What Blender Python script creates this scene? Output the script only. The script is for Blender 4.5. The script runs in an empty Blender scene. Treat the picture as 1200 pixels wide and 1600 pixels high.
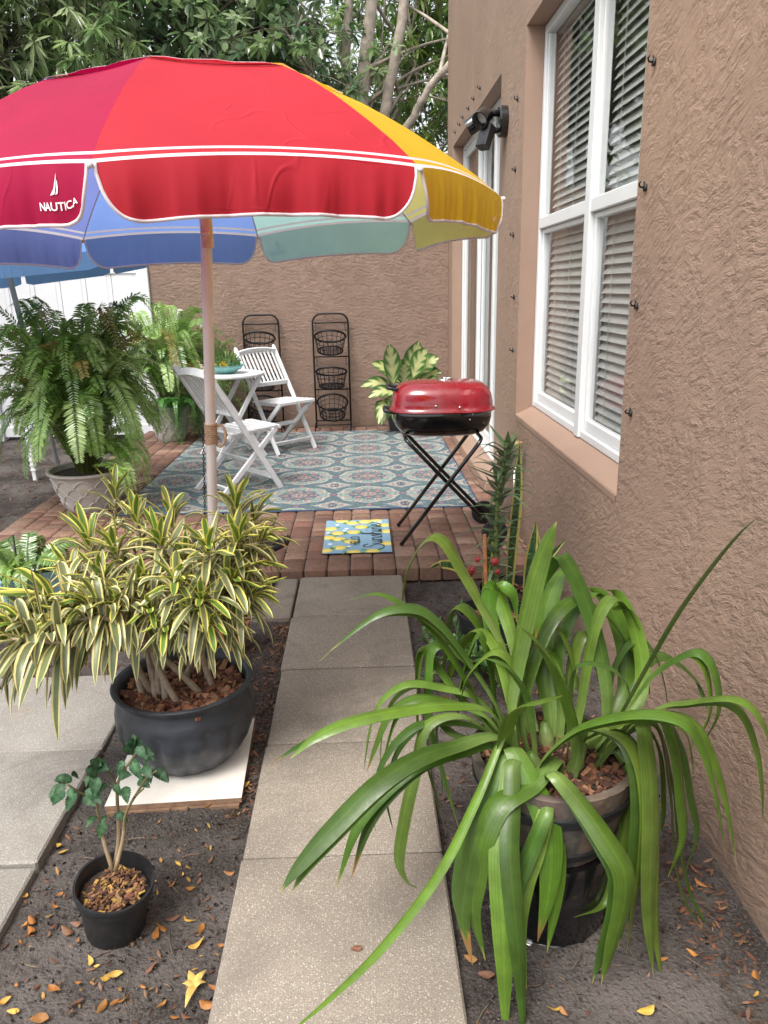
import bpy, math, random
import numpy as np
from mathutils import Vector, Matrix
random.seed(7); RNG = np.random.default_rng(7)
PI = math.pi
sc = bpy.context.scene
COL = sc.collection

# ------------------------------------------------------------------ camera
F = 1200.0
EYE = np.array([0.0, 0.0, 1.6])
_f = np.array([-38.0, -350.0, F]); _f /= np.linalg.norm(_f)
_d = np.array([80.0, 0.0, F]); _d[1] = -(_f[0]*80+_f[2]*F)/_f[1]; _d /= np.linalg.norm(_d)
_r = np.cross(_d, _f)
ROT = np.stack([_r, _f, -_d])
def ray(px, py): return ROT @ np.array([px-600.0, py-800.0, F])
def on_z(px, py, z=0.0):            # a photo point on a horizontal plane
    d = ray(px, py); return EYE + d*((z-1.6)/d[2])
def on_x(px, py, x):                # ... on a plane parallel to the house wall
    d = ray(px, py); return EYE + d*(x/d[0])
def on_y(px, py, y):                # ... at a given distance along the path
    d = ray(px, py); return EYE + d*(y/d[1])
cam = bpy.data.cameras.new('camera'); cam.lens = 27.0; cam.sensor_width = 36.0
cam.clip_end = 500; cam.clip_start = 0.02
co = bpy.data.objects.new('camera', cam); COL.objects.link(co); sc.camera = co
rt, dn, fw = ROT[:, 0], ROT[:, 1], ROT[:, 2]
co.matrix_world = Matrix(((rt[0], -dn[0], -fw[0], 0), (rt[1], -dn[1], -fw[1], 0), (rt[2], -dn[2], -fw[2], 1.6), (0, 0, 0, 1)))

# ------------------------------------------------------------------ materials
def srgb(r, g, b):
    f = lambda c: (c/255/12.92) if c/255 <= 0.04045 else ((c/255+0.055)/1.055)**2.4
    return (f(r), f(g), f(b))
class NT:
    def __init__(s, name):
        s.m = bpy.data.materials.new(name); s.m.use_nodes = True
        s.t = s.m.node_tree; s.n = s.t.nodes; s.n.clear()
        s.out = s.n.new('ShaderNodeOutputMaterial')
    def new(s, t, **k):
        n = s.n.new(t)
        for a, v in k.items(): setattr(n, a, v)
        return n
    def ln(s, a, b): s.t.links.new(a, b)
    def val(s, sock, v):
        if hasattr(v, 'is_linked') or isinstance(v, bpy.types.NodeSocket): s.ln(v, sock)
        else: sock.default_value = v
    def coord(s, scale=(1, 1, 1), rot=(0, 0, 0), kind='Object'):
        c = s.new('ShaderNodeTexCoord'); mp = s.new('ShaderNodeMapping')
        mp.inputs['Scale'].default_value = scale; mp.inputs['Rotation'].default_value = rot
        s.ln(c.outputs[kind], mp.inputs['Vector']); return mp.outputs[0]
    def noise(s, vec, scale, detail=3, rough=0.55, dist=0.0):
        n = s.new('ShaderNodeTexNoise'); s.ln(vec, n.inputs['Vector'])
        n.inputs['Scale'].default_value = scale; n.inputs['Detail'].default_value = detail
        n.inputs['Roughness'].default_value = rough; n.inputs['Distortion'].default_value = dist
        return n.outputs['Fac']
    def voro(s, vec, scale, out='Distance', feature='F1'):
        n = s.new('ShaderNodeTexVoronoi', feature=feature); s.ln(vec, n.inputs['Vector'])
        n.inputs['Scale'].default_value = scale; return n.outputs[out]
    def math(s, op, a, b=0.0, c=None):
        n = s.new('ShaderNodeMath', operation=op); s.val(n.inputs[0], a); s.val(n.inputs[1], b)
        if c is not None: s.val(n.inputs[2], c)
        return n.outputs[0]
    def ramp(s, fac, lo, hi, a=0.0, b=1.0):
        n = s.new('ShaderNodeMapRange', interpolation_type='SMOOTHSTEP'); s.val(n.inputs[0], fac)
        n.inputs[1].default_value = lo; n.inputs[2].default_value = hi
        n.inputs[3].default_value = a; n.inputs[4].default_value = b; return n.outputs[0]
    def mix(s, fac, a, b, mode='MIX'):
        n = s.new('ShaderNodeMix', data_type='RGBA', blend_type=mode)
        s.val(n.inputs[0], fac)
        for sock, v in ((n.inputs[6], a), (n.inputs[7], b)):
            if isinstance(v, tuple): sock.default_value = (*v[:3], 1)
            else: s.ln(v, sock)
        return n.outputs[2]
    def attr(s, name='Col'):
        return s.new('ShaderNodeAttribute', attribute_name=name).outputs['Color']
    def bump(s, h, strength=0.5, dist=0.01):
        n = s.new('ShaderNodeBump'); n.inputs['Strength'].default_value = strength
        n.inputs['Distance'].default_value = dist; s.ln(h, n.inputs['Height']); return n.outputs[0]
    def bsdf(s, col, rough=0.6, metal=0.0, normal=None, spec=0.5, coat=0.0):
        b = s.new('ShaderNodeBsdfPrincipled')
        if isinstance(col, tuple): b.inputs['Base Color'].default_value = (*col[:3], 1)
        else: s.ln(col, b.inputs['Base Color'])
        s.val(b.inputs['Roughness'], rough); b.inputs['Metallic'].default_value = metal
        b.inputs['Specular IOR Level'].default_value = spec; b.inputs['Coat Weight'].default_value = coat
        if coat: b.inputs['Coat Roughness'].default_value = 0.08
        if normal is not None: s.ln(normal, b.inputs['Normal'])
        return b.outputs[0]
    def done(s, sh): s.ln(sh, s.out.inputs['Surface']); return s.m
def pm(name, col, rough=0.5, var=0.12, scale=6, bump=0.0, bscale=60, metal=0.0, spec=0.5, coat=0.0, attr=False, transl=0.0, rvar=0.0, fac_t=1.0):
    t = NT(name); v = t.coord()
    n = t.noise(v, scale, 4)
    k = t.ramp(n, 0.25, 0.75, 1-var, 1+var)
    base = t.attr() if attr else col
    cc = t.new('ShaderNodeCombineColor')
    for i in range(3): t.ln(k, cc.inputs[i])
    c = t.mix(1.0, base, cc.outputs[0], 'MULTIPLY')
    nm = t.bump(t.noise(v, bscale, 4), bump, 0.01) if bump else None
    rg = t.ramp(t.noise(v, scale*3, 3), 0.3, 0.7, max(0.02, rough-rvar), min(1, rough+rvar)) if rvar else rough
    sh = t.bsdf(c, rg, metal, nm, spec, coat)
    if transl:
        tr = t.new('ShaderNodeBsdfTranslucent'); mul = t.mix(1.0, c, (fac_t, fac_t, fac_t), 'MULTIPLY'); t.ln(mul, tr.inputs['Color'])
        if nm is not None: t.ln(nm, tr.inputs['Normal'])
        mx = t.new('ShaderNodeMixShader'); mx.inputs[0].default_value = transl
        t.ln(sh, mx.inputs[1]); t.ln(tr.outputs[0], mx.inputs[2]); sh = mx.outputs[0]
    return t.done(sh)

def stucco(name, rot, sx, col=(0.322, 0.222, 0.166), amp=1.0):
    t = NT(name); v0 = t.coord((1, 1, 1), rot)
    mp = t.new('ShaderNodeMapping'); mp.inputs['Scale'].default_value = sx; t.ln(v0, mp.inputs['Vector'])
    w = t.new('ShaderNodeTexNoise'); t.ln(v0, w.inputs['Vector']); w.inputs['Scale'].default_value = 4.0; w.inputs['Detail'].default_value = 2
    wv = t.new('ShaderNodeVectorMath', operation='MULTIPLY_ADD'); t.ln(w.outputs['Color'], wv.inputs[0]); wv.inputs[1].default_value = (0.18, 0.18, 0.40); t.ln(mp.outputs[0], wv.inputs[2]); v = wv.outputs[0]
    n = t.math('ADD', t.noise(v, 14.5, 2.5, 0.55), t.math('MULTIPLY', t.noise(t.coord(), 70, 3, 0.65), 0.05))
    saw = t.math('FRACT', t.math('MULTIPLY', n, 8.0))
    saw = t.math('MULTIPLY', t.math('POWER', saw, 2.6), t.ramp(saw, 0.93, 1.0, 1.0, 0.0))
    n2 = t.math('ADD', t.noise(v, 28.0, 1.5, 0.45), t.math('MULTIPLY', t.noise(t.coord(), 90, 2), 0.05))
    s2 = t.math('FRACT', t.math('MULTIPLY', n2, 5.0)); s2 = t.math('MULTIPLY', t.math('POWER', s2, 4.0), t.ramp(s2, 0.9, 1.0, 1.0, 0.0))
    m1 = t.ramp(t.noise(t.coord(), 6.0, 3), 0.28, 0.60, 0.25, 1.0); m2 = t.ramp(t.noise(t.coord(), 9.0, 3), 0.40, 0.62, 0.15, 1.0)
    h = t.math('ADD', t.math('MULTIPLY', saw, m1), t.math('MULTIPLY', s2, t.math('MULTIPLY', m2, 0.7)))
    h = t.math('ADD', h, t.math('MULTIPLY', t.noise(t.coord(), 90.0, 4, 0.65), 0.16))
    big = t.ramp(t.noise(t.coord(), 1.3, 5), 0.3, 0.7)
    c = t.mix(big, tuple(x*0.93 for x in col), tuple(x*1.06 for x in col))
    st = t.ramp(t.noise(t.coord((1, 3, 0.6)), 2.2, 5, 0.65), 0.62, 0.8)
    c = t.mix(t.math('MULTIPLY', st, 0.2), c, (0.36, 0.26, 0.20))
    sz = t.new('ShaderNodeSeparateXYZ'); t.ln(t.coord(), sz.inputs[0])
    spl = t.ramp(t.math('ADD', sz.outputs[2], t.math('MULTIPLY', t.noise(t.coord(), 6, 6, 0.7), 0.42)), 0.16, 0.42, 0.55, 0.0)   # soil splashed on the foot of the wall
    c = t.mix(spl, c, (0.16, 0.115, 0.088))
    return t.done(t.bsdf(c, 0.6, 0, t.bump(h, 0.8, 0.0031*amp), 0.35))

M = {}
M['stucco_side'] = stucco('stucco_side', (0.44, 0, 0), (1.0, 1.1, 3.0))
M['stucco_back'] = stucco('stucco_back', (0, -0.08, 0), (0.9, 1.0, 2.8), (0.255, 0.172, 0.132), 2.2)  # same stucco as the side; shade on the back wall darkens its base colour
M['stucco_smooth'] = pm('stucco_smooth', (0.31, 0.205, 0.152), 0.6, 0.06, 3, 0.12, 40)
M['white_vinyl'] = pm('white_vinyl', (0.70, 0.715, 0.745), 0.35, 0.02, 3)
M['frame_white'] = pm('frame_white', (0.69, 0.71, 0.72), 0.35, 0.03, 3)
M['blind'] = pm('blind', (0.60, 0.60, 0.57), 0.5, 0.04, 5, transl=0.2)
M['room'] = pm('room', (0.60, 0.55, 0.48), 0.8, 0.05, 2)
M['white_paint'] = pm('white_paint', (0.68, 0.69, 0.71), 0.45, 0.09, 14, 0.10, 40)
M['black_metal'] = pm('black_metal', (0.009, 0.008, 0.009), 0.5, 0.3, 20, spec=0.3)
M['black_gloss'] = pm('black_gloss', (0.006, 0.006, 0.007), 0.16, 0.2, 10, coat=0.6)
M['black_plastic'] = pm('black_plastic', (0.016, 0.017, 0.020), 0.42, 0.35, 9, 0.08, 60, rvar=0.12)
M['red_enamel'] = pm('red_enamel', (0.245, 0.006, 0.014), 0.26, 0.16, 6, coat=0.6, spec=0.5, rvar=0.10)
M['steel'] = pm('steel', (0.6, 0.6, 0.6), 0.25, 0.1, 20, metal=1.0)
M['grey_stone'] = pm('grey_stone', (0.42, 0.395, 0.37), 0.72, 0.14, 7, 0.25, 45)
M['slate_pot'] = pm('slate_pot', (0.030, 0.034, 0.043), 0.48, 0.38, 7, 0.12, 35, rvar=0.12)
M['terracotta'] = pm('terracotta', (0.36, 0.12, 0.06), 0.75, 0.15, 9)
M['teal_pot'] = pm('teal_pot', (0.24, 0.38, 0.43), 0.5, 0.12, 7)
M['dark_pot'] = pm('dark_pot', (0.03, 0.035, 0.04), 0.5, 0.2, 7)
M['soil_dark'] = pm('soil_dark', (0.045, 0.030, 0.022), 0.95, 0.4, 40, 0.8, 90)
M['chips'] = pm('chips', None, 0.85, 0.25, 60, attr=True, bump=0.3)
M['bark_pale'] = pm('bark_pale', (0.33, 0.28, 0.23), 0.85, 0.3, 9, 0.6, 28)
M['bark_dark'] = pm('bark_dark', (0.10, 0.075, 0.06), 0.9, 0.3, 9, 0.6, 24)
M['twig'] = pm('twig', (0.34, 0.27, 0.20), 0.8, 0.25, 40, 0.4, 80)
M['leafcol'] = pm('leafcol', None, 0.33, 0.12, 25, attr=True, transl=0.22, fac_t=1.3, spec=0.5)
M['treeleaf'] = pm('treeleaf', None, 0.30, 0.15, 9, attr=True, transl=0.34, fac_t=1.8, spec=1.0, coat=0.7)
M['fernleaf'] = pm('fernleaf', None, 0.30, 0.15, 25, attr=True, transl=0.32, fac_t=1.6, spec=1.0, coat=0.5)
M['matteleaf'] = pm('matteleaf', None, 0.55, 0.2, 60, attr=True, transl=0.12, bump=0.2, bscale=120, spec=0.35)
M['lily'] = pm('lily', None, 0.36, 0.20, 16, attr=True, transl=0.16, fac_t=1.5, spec=0.45, rvar=0.08, bump=0.08, bscale=70)
M['dracaena'] = pm('dracaena', None, 0.36, 0.10, 30, attr=True, transl=0.15, fac_t=1.2)
M['dryleaf'] = pm('dryleaf', None, 0.6, 0.25, 60, attr=True, transl=0.1)
M['paintcol'] = pm('paintcol', None, 0.75, 0.05, 30, attr=True)
M['wood_barrel'] = pm('wood_barrel', None, 0.6, 0.25, 30, attr=True, bump=0.25, bscale=80)
M['rope'] = pm('rope', (0.55, 0.38, 0.25), 0.85, 0.15, 60, 0.4, 150)
M['ply'] = pm('ply', (0.20, 0.12, 0.075), 0.8, 0.3, 30, 0.2, 60)
M['white_board'] = pm('white_board', (0.66, 0.62, 0.57), 0.5, 0.10, 8, 0.08, 30)
M['pole'] = pm('pole', (0.84, 0.77, 0.73), 0.4, 0.05, 8)
M['pole_blue'] = pm('pole_blue', (0.62, 0.72, 0.78), 0.4, 0.05, 8)
M['pink_joint'] = pm('pink_joint', (0.74, 0.56, 0.49), 0.5, 0.2, 30)
M['glass_aqua'] = pm('glass_aqua', (0.34, 0.66, 0.64), 0.15, 0.06, 20, transl=0.3)
M['rubber'] = pm('rubber', (0.014, 0.012, 0.018), 0.55, 0.2, 20)
M['wood_stake'] = pm('wood_stake', (0.40, 0.17, 0.07), 0.6, 0.2, 30)
M['ink'] = pm('ink', (0.02, 0.02, 0.03), 0.7, 0.05, 20)
M['white_print'] = pm('white_print', (0.85, 0.82, 0.84), 0.8, 0.03, 20)
M['faint_print_yellow'] = pm('faint_print_yellow', (0.80, 0.56, 0.25), 0.8, 0.15, 60)
M['faint_print_mint'] = pm('faint_print_mint', (0.22, 0.40, 0.38), 0.8, 0.1, 60)
M['edge'] = pm('edge', (0.05, 0.045, 0.042), 0.9, 0.25, 30, 0.4, 60)
M['lens'] = pm('lens', (0.75, 0.75, 0.72), 0.2, 0.02, 5)
M['amber'] = pm('amber', (0.55, 0.42, 0.22), 0.25, 0.1, 30, transl=0.3)

def fabric(name, col, tr=0.38, boost=1.0):
    t = NT(name); v = t.coord()
    cn = t.noise(t.coord((0.5, 0.5, 2.2)), 2.6, 2, 0.5)
    crease = t.ramp(t.math('ABSOLUTE', t.math('SUBTRACT', cn, 0.52)), 0.0, 0.012, 1.0, 0.0)
    cm = t.noise(t.coord((1.4, 1.4, 0.5)), 2.4, 2, 0.5)
    crease2 = t.ramp(t.math('ABSOLUTE', t.math('SUBTRACT', cm, 0.50)), 0.0, 0.010, 1.0, 0.0)
    gate = t.ramp(t.noise(v, 4.0, 2), 0.45, 0.60)
    soft = t.noise(v, 5.0, 2, 0.4)
    h = t.math('ADD', t.math('MULTIPLY', soft, 0.8), t.math('MULTIPLY', t.math('ADD', crease, crease2), t.math('MULTIPLY', gate, 0.26)))
    wv = t.new('ShaderNodeTexWave'); t.ln(v, wv.inputs['Vector']); wv.inputs['Scale'].default_value = 190
    h = t.math('ADD', h, t.math('MULTIPLY', t.math('ADD', t.noise(v, 500, 2), wv.outputs['Fac']), 0.008))
    k = t.ramp(t.noise(v, 3.0, 4), 0.3, 0.7, 0.93, 1.05)
    cc = t.new('ShaderNodeCombineColor')
    for i in range(3): t.ln(k, cc.inputs[i])
    c = t.mix(1.0, col, cc.outputs[0], 'MULTIPLY')
    nm = t.bump(h, 0.35, 0.02)
    a = t.bsdf(c, 0.62, 0, nm, 0.3)
    b = t.new('ShaderNodeBsdfTranslucent'); t.ln(t.mix(1.0, c, (boost, boost, boost), 'MULTIPLY'), b.inputs['Color'])
    mx = t.new('ShaderNodeMixShader'); mx.inputs[0].default_value = tr
    t.ln(a, mx.inputs[1]); t.ln(b.outputs[0], mx.inputs[2]); return t.done(mx.outputs[0])
FAB = [fabric('fabric_red', (0.58, 0.030, 0.050), 0.38), fabric('fabric_yellow', (0.82, 0.53, 0.03), 0.36),
       fabric('fabric_lime', (0.78, 0.74, 0.26), 0.48), fabric('fabric_mint', (0.54, 0.88, 0.83), 0.56),
       fabric('fabric_blue', (0.19, 0.30, 0.66), 0.55, 1.4), fabric('fabric_navy', (0.16, 0.20, 0.46), 0.50, 1.4),
       fabric('fabric_violet', (0.10, 0.06, 0.35), 0.40), fabric('fabric_crimson', (0.40, 0.005, 0.055), 0.34)]
FAB_WHITE = fabric('fabric_white', (0.84, 0.78, 0.82), 0.30)
FAB_SKY = fabric('fabric_sky', (0.17, 0.33, 0.62), 0.45, 1.5)

def mk_glass(name, tint=(0.94, 0.96, 0.96)):
    t = NT(name)
    tr = t.new('ShaderNodeBsdfTransparent'); tr.inputs[0].default_value = (*tint, 1)
    gl = t.new('ShaderNodeBsdfGlossy'); gl.inputs['Roughness'].default_value = 0.015
    ge = t.new('ShaderNodeNewGeometry'); dt = t.new('ShaderNodeVectorMath', operation='DOT_PRODUCT')
    t.ln(ge.outputs['Incoming'], dt.inputs[0]); t.ln(ge.outputs['Normal'], dt.inputs[1])
    k = t.math('POWER', t.math('SUBTRACT', 1.0, t.math('ABSOLUTE', dt.outputs['Value'])), 5.0)
    mx = t.new('ShaderNodeMixShader'); t.ln(t.math('MULTIPLY_ADD', k, 0.88, 0.12), mx.inputs[0])
    t.ln(tr.outputs[0], mx.inputs[1]); t.ln(gl.outputs[0], mx.inputs[2]); return t.done(mx.outputs[0])
M['glass'] = mk_glass('glass')

def mk_soil():
    t = NT('soil'); v = t.coord()
    a = t.ramp(t.noise(v, 2.2, 6, 0.62), 0.35, 0.68)
    c = t.mix(a, (0.034, 0.029, 0.027), (0.135, 0.118, 0.110))
    g = t.noise(v, 160, 3, 0.7)
    c = t.mix(t.ramp(g, 0.45, 0.75), c, (0.15, 0.125, 0.11))
    c = t.mix(t.ramp(t.voro(v, 95), 0.03, 0.10, 0.55, 0.0), c, (0.22, 0.19, 0.16))
    c = t.mix(t.ramp(t.noise(v, 40, 4, 0.7), 0.55, 0.72, 0, 0.7), c, (0.022, 0.018, 0.016))
    cl_ = t.ramp(t.voro(v, 60), 0.1, 0.5, 1.0, 0.0)
    h = t.math('ADD', t.math('MULTIPLY', g, 0.5), t.math('ADD', t.math('MULTIPLY', cl_, 0.25), t.math('MULTIPLY', t.noise(v, 26, 3, 0.55), 0.8)))
    return t.done(t.bsdf(c, 0.95, 0, t.bump(h, 1.0, 0.016), 0.2))
M['soil'] = mk_soil()
def mk_concrete(name, base, grit):
    t = NT(name); v = t.coord()
    a = t.noise(v, 1.7, 6, 0.6)
    c = t.mix(t.ramp(a, 0.3, 0.72), tuple(x*0.84 for x in base), tuple(x*1.08 for x in base))
    c = t.mix(t.math('MULTIPLY', t.ramp(t.noise(v, 240, 3, 0.7), 0.45, 0.66), 0.8*grit), c, tuple(x*0.55 for x in base))
    core = None
    for sc_, lo, amt, colr in ((150, 0.50, 0.62, (0.60, 0.545, 0.465)), (215, 0.45, 0.5, (0.55, 0.50, 0.43)), (170, 0.84, 0.5, (0.13, 0.105, 0.09))):
        vn = t.new('ShaderNodeTexVoronoi'); t.ln(v, vn.inputs['Vector']); vn.inputs['Scale'].default_value = sc_
        sp = t.new('ShaderNodeSeparateColor'); t.ln(vn.outputs['Color'], sp.inputs[0])
        k = t.ramp(vn.outputs['Distance'], 0.22, 0.40, 1, 0); core = k if core is None else core
        c = t.mix(t.math('MULTIPLY', t.math('MULTIPLY', k, t.ramp(sp.outputs[0], lo, lo+0.08)), amt*grit), c, colr)
    st = t.ramp(t.noise(v, 5.0, 6, 0.7, 0.5), 0.60, 0.78)
    c = t.mix(t.math('MULTIPLY', st, 0.55), c, (0.17, 0.125, 0.085))
    rust = t.ramp(t.noise(v, 3.1, 4, 0.6), 0.66, 0.78)
    c = t.mix(t.math('MULTIPLY', rust, 0.35), c, (0.36, 0.24, 0.13))
    d2 = t.ramp(t.noise(v, 2.6, 7, 0.74, 0.8), 0.47, 0.68)
    c = t.mix(t.math('MULTIPLY', d2, 0.5), c, (0.14, 0.12, 0.105))
    h = t.math('ADD', t.noise(v, 150, 3, 0.7), t.math('MULTIPLY', core, 0.5))
    return t.done(t.bsdf(c, 0.8, 0, t.bump(h, 0.45, 0.004), 0.3))
M['concrete'] = mk_concrete('concrete', (0.290, 0.250, 0.205), 0.9)
M['concrete_grey'] = mk_concrete('concrete_grey', (0.285, 0.265, 0.238), 0.75)
def mk_brick():
    t = NT('brick'); v = t.coord()
    c = t.attr()
    c = t.mix(t.ramp(t.noise(v, 26, 5, 0.7), 0.35, 0.75, 0, 0.5), c, (0.10, 0.048, 0.040))
    c = t.mix(t.ramp(t.noise(v, 9, 5, 0.65), 0.55, 0.78, 0, 0.45), c, (0.30, 0.19, 0.15))
    c = t.mix(t.ramp(t.noise(v, 190, 2), 0.6, 0.75, 0, 0.5), c, (0.36, 0.25, 0.20))
    return t.done(t.bsdf(c, 0.85, 0, t.bump(t.noise(v, 85, 5, 0.7), 0.5, 0.006), 0.25))
M['brick'] = mk_brick()

# ------------------------------------------------------------------ mesh helpers
def V(*a): return np.array(a, dtype=float)
def unit(v):
    n = np.linalg.norm(v); return v/n if n > 1e-9 else v
def crom(pts, n):
    P = np.array(pts, float)
    if len(P) == 2: return np.array([P[0]+(P[1]-P[0])*k/(n-1) for k in range(n)])
    Q = np.vstack([2*P[0]-P[1], P, 2*P[-1]-P[-2]]); m = len(P)-1; out = []
    for k in range(n):
        s = k/(n-1)*m; i = min(int(s), m-1); t = s-i
        a, b, c, d = Q[i], Q[i+1], Q[i+2], Q[i+3]
        out.append(0.5*((2*b)+(-a+c)*t+(2*a-5*b+4*c-d)*t*t+(-a+3*b-3*c+d)*t**3))
    return np.array(out)
class MB:
    def __init__(s): s.v = []; s.f = []; s.mi = []; s.c = []; s.hascol = False; s.cur = None
    def add(s, vs, fs, m=0, cols=None):
        o = len(s.v); s.v.extend([tuple(map(float, p)) for p in vs])
        s.f.extend([tuple(int(i)+o for i in f) for f in fs]); s.mi.extend([m]*len(fs))
        if cols is None: cols = [s.cur or (0.5, 0.5, 0.5)]*len(vs)
        else: s.hascol = True
        if s.cur: s.hascol = True
        s.c.extend([tuple(map(float, c)) for c in cols]); return s
    def box(s, lo, hi, m=0, bevel=0.0):
        x0, y0, z0 = lo; x1, y1, z1 = hi; b = bevel
        if not b:
            vs = [(x, y, z) for z in (z0, z1) for y in (y0, y1) for x in (x0, x1)]
            return s.add(vs, [(0, 2, 3, 1), (4, 5, 7, 6), (0, 1, 5, 4), (2, 6, 7, 3), (0, 4, 6, 2), (1, 3, 7, 5)], m)
        vs = []
        for (z, i) in ((z0, b), (z0+b, 0), (z1-b, 0), (z1, b)):
            c = b if i == 0 else b*1.6
            X0, X1, Y0, Y1 = x0+i, x1-i, y0+i, y1-i
            vs += [(X0+c, Y0, z), (X1-c, Y0, z), (X1, Y0+c, z), (X1, Y1-c, z), (X1-c, Y1, z), (X0+c, Y1, z), (X0, Y1-c, z), (X0, Y0+c, z)]
        fs = [tuple(range(7, -1, -1)), tuple(range(24, 32))]
        for k in range(3):
            for j in range(8): fs.append((k*8+j, k*8+(j+1) % 8, k*8+8+(j+1) % 8, k*8+8+j))
        return s.add(vs, fs, m)
    def beam(s, a, b, w, h, up=(0, 0, 1), m=0, bevel=0.004):     # a bevelled bar between two points
        a, b = V(*a), V(*b); t = unit(b-a); x = np.cross(t, V(*up))
        if np.linalg.norm(x) < 1e-6: x = np.cross(t, V(1, 0, 0))
        x = unit(x); y = np.cross(x, t); c = min(bevel, w*0.3, h*0.3)
        prof = [(-w/2+c, -h/2), (w/2-c, -h/2), (w/2, -h/2+c), (w/2, h/2-c), (w/2-c, h/2), (-w/2+c, h/2), (-w/2, h/2-c), (-w/2, -h/2+c)]
        vs = [a+x*p+y*q for p, q in prof]+[b+x*p+y*q for p, q in prof]
        fs = [(j, (j+1) % 8, 8+(j+1) % 8, 8+j) for j in range(8)]+[tuple(range(7, -1, -1)), tuple(range(8, 16))]
        return s.add(vs, fs, m)
    def tube(s, pts, r, n=8, m=0, closed=False, caps=True, cols=None):
        P = np.array(pts, float); k = len(P); R = r if hasattr(r, '__len__') else [r]*k
        T = np.array([unit((P[(i+1) % k] if closed or i < k-1 else P[i])-(P[i-1] if closed or i > 0 else P[i])) for i in range(k)])
        up = V(0, 0, 1) if abs(T[0][2]) < 0.9 else V(1, 0, 0)
        x = unit(np.cross(T[0], up)); vs = []
        for i in range(k):
            x = unit(x-T[i]*np.dot(x, T[i])); y = np.cross(T[i], x)
            for j in range(n):
                a = 2*PI*j/n; vs.append(P[i]+R[i]*(math.cos(a)*x+math.sin(a)*y))
        fs = []
        for i in range(k if closed else k-1):
            i2 = (i+1) % k
            for j in range(n): fs.append((i*n+j, i*n+(j+1) % n, i2*n+(j+1) % n, i2*n+j))
        if caps and not closed: fs += [tuple(range(n-1, -1, -1)), tuple((k-1)*n+j for j in range(n))]
        cc = [cols[i] for i in range(k) for j in range(n)] if cols is not None else None
        return s.add(vs, fs, m, cc)
    def lathe(s, prof, c=(0, 0, 0), n=40, m=0, rf=None, caps=False, colf=None, axis=None):
        vs = []; cols = [] if colf else None
        for i, (r, z) in enumerate(prof):
            for j in range(n):
                a = 2*PI*j/n; q = r*(rf(a, z, i) if rf else 1)
                p = V(q*math.cos(a), q*math.sin(a), z)
                if axis is not None: p = axis @ p
                vs.append(p+V(*c))
                if colf: cols.append(colf(a, z))
        fs = [(i*n+j, i*n+(j+1) % n, i*n+n+(j+1) % n, i*n+n+j) for i in range(len(prof)-1) for j in range(n)]
        if caps: fs += [tuple(range(n-1, -1, -1)), tuple((len(prof)-1)*n+j for j in range(n))]
        return s.add(vs, fs, m, cols)
    def grid(s, P, m=0, cols=None, mrow=None):        # P[i][j] points
        P = np.array(P, float); a, b = P.shape[:2]
        fs = [(i*b+j, i*b+j+1, i*b+b+j+1, i*b+b+j) for i in range(a-1) for j in range(b-1)]
        o = len(s.mi)
        s.add(P.reshape(-1, 3), fs, m, None if cols is None else np.array(cols, float).reshape(-1, 3))
        if mrow:
            for i in range(a-1):
                for j in range(b-1): s.mi[o+i*(b-1)+j] = mrow[i]
        return s
    def ball(s, c, r, m=0, n=10, sq=(1, 1, 1)):
        prof = [(max(1e-4, math.sin(PI*i/n))*r, -math.cos(PI*i/n)*r) for i in range(n+1)]
        b = MB(); b.lathe(prof, (0, 0, 0), n+4)
        vs = np.array(b.v)*np.array(sq)+V(*c)
        return s.add(vs, b.f, m)
    def strap(s, pts, wf, side=None, n=20, fold=0.25, xs=(-1, -0.5, 0, 0.5, 1), m=0, colf=None, twist=0.0):
        P = crom(pts, n); k = len(P)
        T = np.array([unit(P[min(i+1, k-1)]-P[max(i-1, 0)]) for i in range(k)])
        if side is None:
            h = P[-1]-P[0]; side = V(-h[1], h[0], 0)
            if np.linalg.norm(side) < 1e-4: side = V(1, 0, 0)
        sd = unit(np.array(side, float)); vs = []; cols = []
        for i in range(k):
            t = i/(k-1); x = unit(sd-T[i]*np.dot(sd, T[i])); nn = np.cross(x, T[i])
            if twist:
                a = twist*t; x, nn = x*math.cos(a)+nn*math.sin(a), nn*math.cos(a)-x*math.sin(a)
            w = wf(t)/2
            for q in xs:
                vs.append(P[i]+x*q*w+nn*(fold*w*(q*q if len(xs) > 3 else abs(q))))
                if colf: cols.append(colf(q, t))
        b = len(xs); fs = [(i*b+j, i*b+j+1, i*b+b+j+1, i*b+b+j) for i in range(k-1) for j in range(b-1)]
        return s.add(vs, fs, m, cols if colf else None)
    def build(s, name, mats, parent=None, world=False, smooth=True, angle=None, lab=None):
        me = bpy.data.meshes.new(name)
        v = np.array(s.v, float).reshape(-1, 3)
        if world and parent is not None:
            p = parent
            while p is not None: v = v-np.array(p.location); p = p.parent
        me.from_pydata(v.tolist(), [], s.f)
        mats = mats if isinstance(mats, (list, tuple)) else [mats]
        for q in mats: me.materials.append(M[q] if isinstance(q, str) else q)
        if len(mats) > 1: me.polygons.foreach_set('material_index', np.array(s.mi, dtype=np.int32))
        if s.hascol:
            a = me.color_attributes.new('Col', 'FLOAT_COLOR', 'POINT')
            a.data.foreach_set('color', np.hstack([np.array(s.c), np.ones((len(s.c), 1))]).ravel())
        me.polygons.foreach_set('use_smooth', [bool(smooth)]*len(me.polygons))
        if smooth and angle is not None:
            try: me.set_sharp_from_angle(angle=math.radians(angle))
            except Exception: pass
        me.update()
        o = bpy.data.objects.new(name, me); COL.objects.link(o)
        if parent is not None: o.parent = parent
        if lab: o['label'] = lab
        return o
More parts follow.
